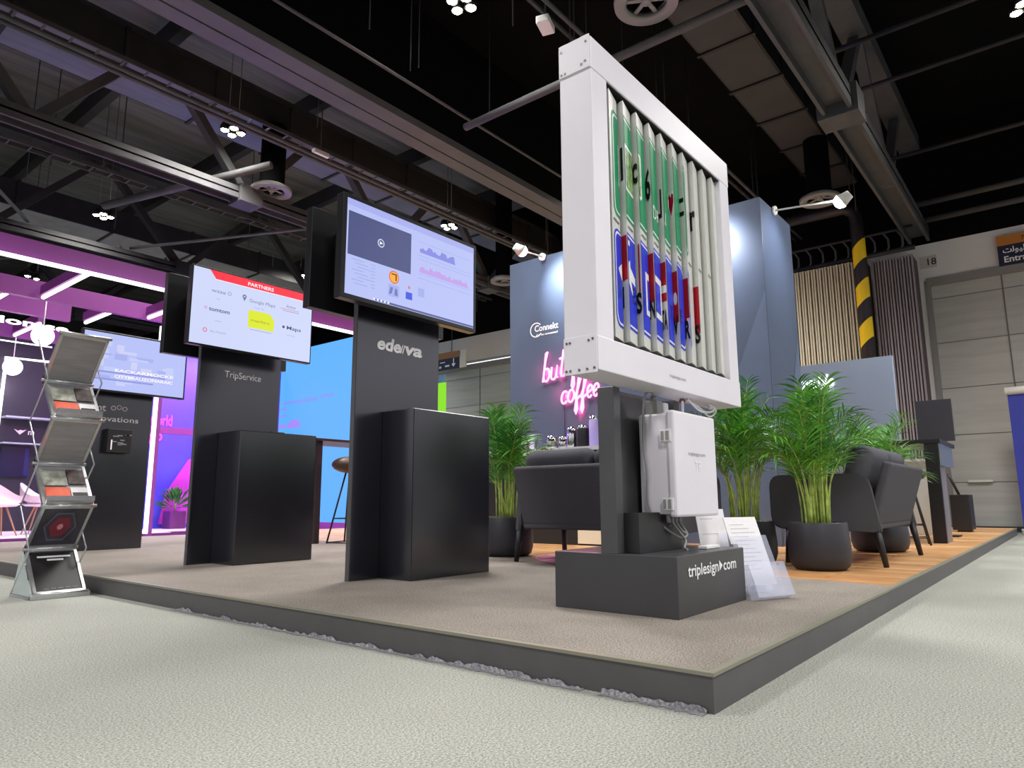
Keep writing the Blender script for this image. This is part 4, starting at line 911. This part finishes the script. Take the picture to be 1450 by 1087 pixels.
# ================================================================== PALMS
def palm(label, x, y, rp, hpot, top, seed, n=26, spread=.55, fan=1.0):
    rnd = random.Random(seed); t = thing('potted_palm', label, 'plant', (x, y, HP), rnd.uniform(0, 6))
    mb = MB(); mb.lathe([(0, 0), (rp*.78, 0), (rp*.93, .03), (rp, .09), (rp*1.0, hpot*.5), (rp*.94, hpot*.98), (rp*.92, hpot), (rp*.87, hpot), (rp*.87, hpot-.05)], (0, 0, 0), M_pot, 40); obj('pot', mb, parent=t, world=False)
    mb = MB(); mb.lathe([(rp*.88, 0), (rp*.5, .012), (0, .02)], (0, 0, hpot-.05), M_soil, 30); obj('soil', mb, parent=t, world=False)
    sm = MB(); lf = MB(); ha = top - HP - hpot
    for i in range(n):
        a = rnd.uniform(0, 2*PI); r0 = rp*.5*math.sqrt(rnd.random()); b = Vector((r0*math.cos(a), r0*math.sin(a), hpot-.04))
        a2 = a + rnd.uniform(-.5, .5); k = rnd.random(); inner = k < .4
        hgt = ha*(rnd.uniform(.85, 1.05) if inner else rnd.uniform(.55, .9)); out = spread*(rnd.uniform(.12, .4) if inner else rnd.uniform(.5, 1.0))
        D = Vector((math.cos(a2), math.sin(a2), 0)); P = []
        for j in range(13):
            s = j/12
            rad = out*(s**2.3); zz = hgt*(1-(1-s)**1.25) - (0 if inner else .22*ha*max(0, s-.62)**1.6*4*.5)
            P.append(b + D*rad + Vector((0, 0, zz)))
        sm.tube(P[:8], .0085, M_stem, 6, r2=.0045); sm.tube(P[7:], .005, M_stem, 5, r2=.0015)
        ml = M_leaf if rnd.random() < .6 else M_leaf2
        NL = 22
        for j in range(NL):
            s = .46 + .54*j/NL; q = s*12; q0 = min(11, int(q)); p = P[q0].lerp(P[q0+1], q-q0); tg = (P[q0+1]-P[q0]).normalized()
            side = tg.cross(Vector((0, 0, 1))); side = side.normalized() if side.length > .05 else Vector((-D.y, D.x, 0)); nrm = side.cross(tg).normalized()
            ll = (.30*math.sin(PI*(.22+.70*(s-.46)/.54))+.05)*fan
            for sg in (-1, 1):
                d = (side*sg*.62 + tg*.8 + nrm*rnd.uniform(-.1, .75) + Vector((rnd.uniform(-.15, .15), rnd.uniform(-.15, .15), rnd.uniform(-.12, .12)))).normalized()
                wv = d.cross(nrm).normalized()*.0075; L_ = ll*rnd.uniform(.85, 1.1); pr = None; kk = lf.mi(ml)
                for u in range(5):
                    f = u/4; c = p + d*L_*f + Vector((0, 0, -.45*L_*f*f)); ww = wv*(.35+1.3*f if f < .4 else 1.15*(1-f)/.6*.8+.02)
                    v0 = lf.bm.verts.new(c-ww); v1 = lf.bm.verts.new(c+ww)
                    if pr: g = lf.bm.faces.new((pr[0], pr[1], v1, v0)); g.material_index = kk; g.smooth = True
                    pr = (v0, v1)
    obj('stems', sm, parent=t, world=False); obj('foliage', lf, parent=t, world=False, smooth='keep')
palm('tall leafy palm in a wide black pot at the front edge of the wood floor', 3.45, .635, .215, .34, 1.50, 1, 28, .5)
palm('tall palm in a black pot between the brochures and the front palm', 3.62, 1.24, .235, .34, 1.58, 2, 28, .55)
palm('palm in a black pot behind the sofa end, beside the bar table', 5.68, .68, .26, .31, 1.42, 3, 26, .7)
palm('palm in a black pot between the near kiosk block and the left sofa', 3.10, 3.32, .24, .36, 1.50, 4, 26, .5)

# ================================================================== RIGHT SIDE FURNITURE
t = thing('bar_table', 'high bar table with slab leg and pale glass side behind the palm', 'table', (7.5, .5, HP))
mb = MB(); mb.box((7.38, .33, HP), (7.44, .47, 1.30), M_blk2, bev=.003); mb.box((7.44, .335, HP), (7.85, .40, 1.30), mat('grey_slab', '77737a', .4, noise=.03)); obj('leg', mb, parent=t)
mb = MB(); mb.box((7.36, .30, 1.26), (8.6, 1.1, 1.31), M_blk2, bev=.004); obj('table_top', mb, parent=t)
mb = MB(); mb.box((7.375, .31, 1.0), (8.4, .322, 1.30), M_wglass); obj('glass_skirt', mb, parent=t, label='pale greenish glass skirt')
def stool(label, x, y, s, seatm, grp=None):
    t = thing('bar_stool', label, 'stool', (x, y, HP))
    mb = MB(); mb.lathe([(0, .70), (.10, .705), (.17, .73), (.21, .79), (.2, .81), (.16, .75), (0, .73)], (0, 0, 0), seatm, 28); obj('seat', mb, parent=t, world=False)
    for k in range(4):
        a = PI/4+k*PI/2+s; mb = MB(); mb.tube([(.06*math.cos(a), .06*math.sin(a), .71), (.24*math.cos(a), .24*math.sin(a), 0)], .011, M_blkm, 8); obj('leg', mb, parent=t, world=False)
    mb = MB(); mb.tube([(.185*math.cos(PI/4+k*PI/2+s), .185*math.sin(PI/4+k*PI/2+s), .22) for k in range(4)], .008, M_blkm, 6, closed=True); obj('footrest', mb, parent=t, world=False)
    mb = MB(); mb.tube([(.215*math.cos(PI/4+k*PI/2+s), .215*math.sin(PI/4+k*PI/2+s), .08) for k in range(4)], .006, M_blkm, 6, closed=True); obj('lower_ring', mb, parent=t, world=False)
stool('black bar stool behind the sofa end, against the bar table', 7.0, .62, .2, M_blk2)
stool('black bar stool farther behind the bar table', 8.3, 1.4, .5, M_blk2)
t = thing('white_counter', 'white counter unit far behind the bar table and stools', 'counter', (9.6, 1.2, HP))
mb = MB(); mb.box((9.5, .62, HP), (10.0, 2.6, 1.15), M_bwhite, bev=.004); obj('body', mb, parent=t)
mb = MB(); mb.box((9.46, .60, 1.15), (10.04, 2.65, 1.19), M_bwhite); obj('counter_top', mb, parent=t)
t = thing('display_board', 'dark display board on a slim stand behind the right palm', 'board', (9.1, .56, HP))
mb = MB(); mb.box((9.1, .34, 1.40), (9.15, .78, 1.98), mat('dark_grey_board', '3d3c42', .4), bev=.004); obj('board', mb, parent=t)
mb = MB(); mb.tube([(9.14, .52, 1.42), (9.14, .52, HP)], .018, M_blkm, 8); mb.box((9.0, .4, HP), (9.3, .64, HP+.02), M_blkm); obj('stand', mb, parent=t)
t = thing('equipment_case', 'black equipment case standing on the wood floor near the hall door', 'case', (10.9, .55, HP))
mb = MB(); mb.box((10.72, .42, HP+.03), (11.2, .68, .68), M_blk2, bev=.01); obj('body', mb, parent=t)
mb = MB(); mb.box((10.74, .44, HP), (11.0, .62, HP+.03), M_blkm); obj('base_skid', mb, parent=t)
mb = MB(); mb.tube([(10.74, .55, .68), (10.68, .66, 1.0)], .02, M_blkm, 8); obj('handle', mb, parent=t)
t = thing('roll_up_banner', 'dark blue banner with white roll top at the right edge by the hall door', 'banner', (13.0, -.2, 0))
mb = MB(); mb.box((12.99, -1.1, .1), (13.0, -.09, 2.45), mat('royal_blue_print', '2a3390', .5, noise=.04, nscale=3)); obj('banner_sheet', mb, parent=t)
mb = MB(); mb.tube([(12.99, -1.1, 2.52), (12.99, -.06, 2.50)], .07, M_bwhite, 16); obj('roll_top', mb, parent=t)
mb = MB(); mb.box((12.9, -1.1, 0), (13.1, -.06, .1), M_alu, bev=.01); obj('base', mb, parent=t)
mb = MB(); mb.tube([(13.02, -.55, .1), (13.02, -.55, 2.45)], .015, M_alu, 8); obj('support_pole', mb, parent=t)
t = thing('green_banner', 'narrow lime green lit banner beside the nearest kiosk panel, far behind', 'banner', (11, 12.05, 0))
mb = MB(); mb.box((11, 11.93, .1), (11.05, 12.6, 3.74), emit('lime_lit', '8fe81e', .95)); obj('banner_sheet', mb, parent=t)
mb = MB(); mb.box((11, 11.93, 3.74), (11.05, 12.6, 3.95), mat('teal_band', '6f8fa0', .5)); obj('header', mb, parent=t)
mb = MB(); mb.box((10.9, 11.9, 0), (11.15, 12.65, .1), M_blkm); obj('base', mb, parent=t)

# ================================================================== PURPLE BOOTH
mb = MB(); mb.box((-6, 11.0, 0), (3.6, 15.2, .115), M_purpd); mb.box((3.6, 11.4, 0), (6.78, 15.2, .115), M_purpd); o = obj('booth_platform', mb, origin=(0, 12, 0)); meta(o, 'purple edged low platform of the purple booth at the left', 'platform')
o['kind'] = 'structure'
mb = MB(); mb.box((-6, 11.05, .115), (3.6, 15.2, .125), mat('booth_white_floor', 'e6dce6', .4)); mb.box((3.6, 11.45, .115), (6.78, 15.2, .125), MATS['booth_white_floor']); o = obj('booth_floor', mb); o['kind'] = 'structure'
t = thing('lit_canopy_frame', 'purple overhead beam grid with white light strips above the left booth', 'canopy frame', (2, 10.5, 3.5))
for y, x1 in ((8.68, 6.6), (10.45, 3.3), (11.55, 1.95), (13.5, 3.2)):
    mb = MB(); mb.box((-6, y, 3.52), (x1, y+.09, 3.78), M_purp); obj('beam', mb, parent=t)
mb = MB(); mb.tube([(-6, 8.60, 3.5), (6.6, 8.60, 3.5)], .028, E_white, 8); obj('light_strip', mb, parent=t)
mb = MB(); mb.tube([(-6, 13.42, 3.42), (2.3, 13.42, 3.42)], .012, E_white, 8); obj('light_strip', mb, parent=t)
for (x, y0, y1) in ((1.2, 8.7, 10.4), (2.67, 8.7, 10.4), (.8, 10.5, 11.5), (2.15, 10.5, 11.5), (-.2, 8.7, 10.4), (1.7, 12.1, 13.4), (4.2, 8.7, 10.4)):
    mb = MB(); mb.box((x-.04, y0, 3.56), (x+.04, y1, 3.70), M_purp); obj('cross_beam', mb, parent=t)
    mb = MB(); mb.tube([(x, y0+.02, 3.53), (x, y1-.02, 3.53)], .028, E_white, 8); obj('light_strip', mb, parent=t)
mb = MB(); mb.box((2.96, 10.5, 0), (3.04, 10.58, 3.52), M_purp); obj('post', mb, parent=t)
mb = MB(); mb.tube([(2.93, 10.47, .14), (2.93, 10.47, 3.45)], .035, E_white, 8); obj('light_strip', mb, parent=t)
mb = MB(); mb.box((6.5, 8.66, 0), (6.6, 8.76, 3.52), M_purp); obj('post', mb, parent=t)
mb = MB(); F = Frame((.55, 11.44, 3.30), (1, 0, 0), (0, 0, 1)); text(mb, F, 'oniomse', 0, 0, .16, emit('booth_letters', 'fff6ff', 2.5), off=.01, fit=1.35, bold=.03)
obj('lettering', mb, parent=t, label='white lit letters on the beam')
def globe(x, y, z, r, top, label):
    t = thing('globe_lamp', label, 'lamp', (x, y, z)); mb = MB(); mb.sphere((x, y, z), r, emit('globe_glow', 'fff2fb', 2.2), 28); obj('globe', mb, parent=t)
    mb = MB(); mb.tube([(x, y, z+r), (x, y, top)], .008, M_letter, 6); obj('cord', mb, parent=t)
    l = bpy.data.lights.new('globe_light', 'POINT'); l.energy = 18; l.shadow_soft_size = r; l.color = (1, .9, .97); o = bpy.data.objects.new('globe_light', l); COL.objects.link(o); o.location = (x, y-.0, z-r-.05)
globe(1.27, 10.46, 2.99, .145, 3.5, 'larger glowing white globe lamp hung in front of the booth letters')
globe(1.73, 13.4, 2.97, .15, 3.5, 'glowing white globe lamp hung lower by the dark booth wall')
t = thing('booth_back_wall', 'dark booth back wall framed with white light and small bird logo', 'wall panel', (1.5, 13.95, .12))
mb = MB(); mb.box((-4, 13.95, .125), (3.3, 14.1, 3.6), mat('dark_navy_panel', '2b2d3a', .35, noise=.05)); obj('panel', mb, parent=t)
mb = MB(); mb.tube([(1.74, 13.93, .2), (1.76, 13.93, 3.22), (3.2, 13.93, 3.25)], .03, E_white, 8); obj('light_frame', mb, parent=t)
mb = MB(); mb.box((1.8, 13.7, 2.12), (3.2, 13.95, 2.15), mat('pale_shelf', 'a9b4c4', .4)); mb.box((1.8, 13.7, 1.66), (3.2, 13.95, 1.68), MATS['pale_shelf']); obj('shelf', mb, parent=t)
mb = MB(); mb.box((1.84, 13.9, 1.08), (2.27, 13.94, 1.62), mat('navy_screen', '12163a', .2)); mb.box((2.2, 13.895, 1.1), (2.27, 13.94, 1.6), mat('navy_screen2', '1c2c66', .2)); obj('dark_screen', mb, parent=t)
mb = MB(); F = Frame((2.0, 13.945, 1.86), (1, 0, 0), (0, 0, 1)); pol(mb, F, [(0, .08), (.07, .05), (.1, .07), (.14, .06), (.2, .08), (.13, .01), (.1, -.02), (.07, .01)], M_letter, .004); text(mb, F, 'm', .22, -.01, .14, M_letter, off=.004, bold=.02); obj('lettering', mb, parent=t)
def shell_chair(label, x, y, rz, grp):
    t = thing('shell_chair', label, 'chair', (x, y, .125), rz, grp)
    mb = MB(); nu, nv = 16, 8; g = []; kk = mb.mi(mat('white_shell', 'e9d9df', .4))
    for i in range(nu+1):
        a = math.radians(-20 + 220*i/nu); row = []
        for j in range(nv+1):
            v = j/nv; h = .44 + (.16 + .22*max(0, math.sin(a))**2)*v**1.5; r = .1+.17*min(1, v*1.6)+.03*v
            row.append(mb.bm.verts.new((r*math.cos(a), r*math.sin(a), h)))
        g.append(row)
    for i in range(nu):
        for j in range(nv): f = mb.bm.faces.new((g[i][j], g[i+1][j], g[i+1][j+1], g[i][j+1])); f.material_index = kk; f.smooth = True
    mb.lathe([(0, .43), (.2, .44), (.26, .47), (.25, .48), (0, .46)], (0, 0, 0), MATS['white_shell'], 24)
    sh = obj('seat_shell', mb, parent=t, world=False)
    for k in range(4):
        a = PI/4+k*PI/2; mb = MB(); mb.tube([(.08*math.cos(a), .08*math.sin(a), .44), (.25*math.cos(a), .25*math.sin(a), 0)], .014, mat('beech_leg', 'b98d62', .5), 8, r2=.009); obj('leg', mb, parent=t, world=False)
    return t
shell_chair('white shell armchair with wooden legs, left edge, half out of frame', 1.38, 11.9, .3, None)
shell_chair('white shell armchair with wooden legs, just left of the leaflet rack', 2.02, 12.25, 1.0, None)
# coloured wall right of the light post
t = thing('violet_booth_wall', 'violet blue lit booth wall with pink neon words, left of the partners kiosk', 'wall panel', (4, 12.9, .12))
mb = MB(); mb.box((3.32, 12.9, .125), (6.7, 13.0, 3.6), mat('violet_paint', '5a55e8', .5, noise=.05, nscale=2)); obj('panel', mb, parent=t)
mb = MB(); mb.box((3.3, 12.2, 1.88), (6.7, 12.28, 2.0), M_purp); mb.box((3.30, 12.2, .125), (3.38, 12.28, 3.6), M_purp); mb.box((4.9, 12.2, .125), (4.98, 12.28, 3.6), M_purp); obj('mullion', mb, parent=t)
M_pn = emit('pink_neon', 'ff3ec8', 3)
mb = MB(); F = Frame((3.9, 12.88, 2.1), (1, 0, 0), (0, 0, 1)); text(mb, F, 'world', 0, 0, .3, M_pn, off=.02, fit=.42, bold=.01); text(mb, F, 'go', .0, -.3, .3, M_pn, off=.02, fit=.25, bold=.01); obj('neon_lettering', mb, parent=t)
mb = MB(); F = Frame((4.2, 12.88, .2), (1, 0, 0), (0, 0, 1)); pol(mb, F, [(0, 0), (1.2, 0), (1.2, 1.6), (.5, 1.25), (.1, .6)], mat('magenta_print', 'e04bd2', .5), .004); obj('printed_shape', mb, parent=t)
t = thing('small_potted_plant', 'small bushy plant in a square box under the pink booth neon', 'plant', (4.32, 12.5, .125))
mb = MB(); mb.box((4.2, 12.4, .125), (4.5, 12.7, .45), mat('plum_box', '6d2c70', .5)); obj('pot', mb, parent=t)
mb = MB(); rnd = random.Random(5)
for i in range(70):
    a = rnd.uniform(0, 6.28); e = rnd.uniform(.1, 1.4); r = rnd.uniform(.2, .38); c = Vector((4.35, 12.55, .5)); d = Vector((math.cos(a)*math.cos(e), math.sin(a)*math.cos(e), math.sin(e))); s = d.cross(Vector((0, 0, 1))).normalized()*.03
    p = c + d*r; mb.poly([c + d*r*.5, p - s + d*.04, p + d*.14 + Vector((0, 0, -.04)), p + s + d*.04], M_leaf2)
mb.tube([(4.35, 12.55, .42), (4.35, 12.55, .75)], .015, M_stem); obj('foliage', mb, parent=t)
# cyan backlit wall
t = thing('cyan_light_wall', 'bright cyan backlit booth wall with faint pink print between two kiosks', 'light wall', (6.8, 12.5, .1))
mb = MB(); mb.box((6.8, 9.9, .2), (6.9, 15.2, 3.99), emit('cyan_lit', '5cb4ff', .97)); obj('light_panel', mb, parent=t)
mb = MB(); mb.box((6.78, 9.9, .0), (6.92, 15.2, .2), M_purp); obj('base', mb, parent=t)
mb = MB(); F = Frame((6.795, 13.1, 2.35), (0, -1, 0), (0, 0, 1)); mp_ = emit('cyan_print', '7f9dfa', .97); mp2 = emit('violet_print', 'a58df5', .97)
for (u, v, wd, h, m_) in ((.2, .42, 1.3, .07, mp_), (1.6, .46, .45, .06, mp_), (.0, .3, .35, .06, mp_), (.0, .15, .4, .05, mp_), (.0, -.1, .35, .08, mp2), (.4, -.12, .5, .12, mp2), (.5, 0, .3, .06, mp2)): rect(mb, F, u, v, u+wd, v+h, m_, .003)
obj('print', mb, parent=t)
# booth wash lights (the booth's own coloured lamps)
def wash(name, loc, to, power, col, sx=1.5, sy=.3):
    l = bpy.data.lights.new(name, 'AREA'); l.energy = power; l.color = col; l.shape = 'RECTANGLE'; l.size = sx; l.size_y = sy
    o = bpy.data.objects.new(name, l); COL.objects.link(o); d = Vector(to)-Vector(loc); o.matrix_world = Matrix.Translation(loc) @ d.to_track_quat('-Z', 'Y').to_matrix().to_4x4()
wash('booth_pink_wash', (4.6, 11.6, 3.45), (4.4, 12.9, .4), 70, (1, .15, .85)); wash('booth_blue_wash', (4.6, 12.2, 3.5), (4.2, 12.9, 2.0), 70, (.25, .2, 1))
wash('booth_pink_ceiling_wash', (1.5, 11.6, 3.2), (1.5, 12.6, 0), 60, (1, .6, .9))
t = thing('wall_bulb', 'small glowing pink white bulb on the violet booth wall', 'lamp', (3.98, 12.8, 2.75)); mb = MB(); mb.sphere((4.0, 12.82, 2.78), .1, emit('pink_bulb', 'ffd9f4', 4), 18); obj('bulb', mb, parent=t)
# high table and stool between the kiosks
t = thing('bar_table', 'black high table between the two kiosks in front of the cyan wall', 'table', (3.4, 6.4, HP))
mb = MB(); mb.box((3.05, 6.3, 1.36), (4.2, 7.0, 1.39), M_blk2); obj('table_top', mb, parent=t)
mb = MB(); mb.box((3.13, 6.38, HP), (3.2, 6.5, 1.36), mat('wine_black', '241a20', .4)); obj('leg', mb, parent=t)
mb = MB(); mb.box((4.05, 6.8, HP), (4.12, 6.9, 1.36), MATS['wine_black']); obj('leg', mb, parent=t)
t = thing('bar_stool', 'brown bucket seat bar stool with thin legs between the two kiosks', 'stool', (3.50, 6.2, HP), .3)
mb = MB(); mb.sphere((0, 0, .96), .25, mat('brown_leather', '4a3328', .5), 24, (1, .9, .42)); obj('seat', mb, parent=t, world=False)
for k in range(4):
    a = PI/4+k*PI/2; mb = MB(); mb.tube([(.05*math.cos(a), .05*math.sin(a), .88), (.26*math.cos(a), .26*math.sin(a), 0)], .011, M_blkm, 8); obj('leg', mb, parent=t, world=False)
mb = MB(); mb.tube([(.19*math.cos(PI/4+k*PI/2), .19*math.sin(PI/4+k*PI/2), .30) for k in range(4)], .008, M_blkm, 6, closed=True); obj('footrest', mb, parent=t, world=False)
mb = MB(); mb.tube([(.26*math.cos(PI/4+k*PI/2), .26*math.sin(PI/4+k*PI/2), .012) for k in range(4)], .008, M_blkm, 6, closed=True); obj('floor_ring', mb, parent=t, world=False)
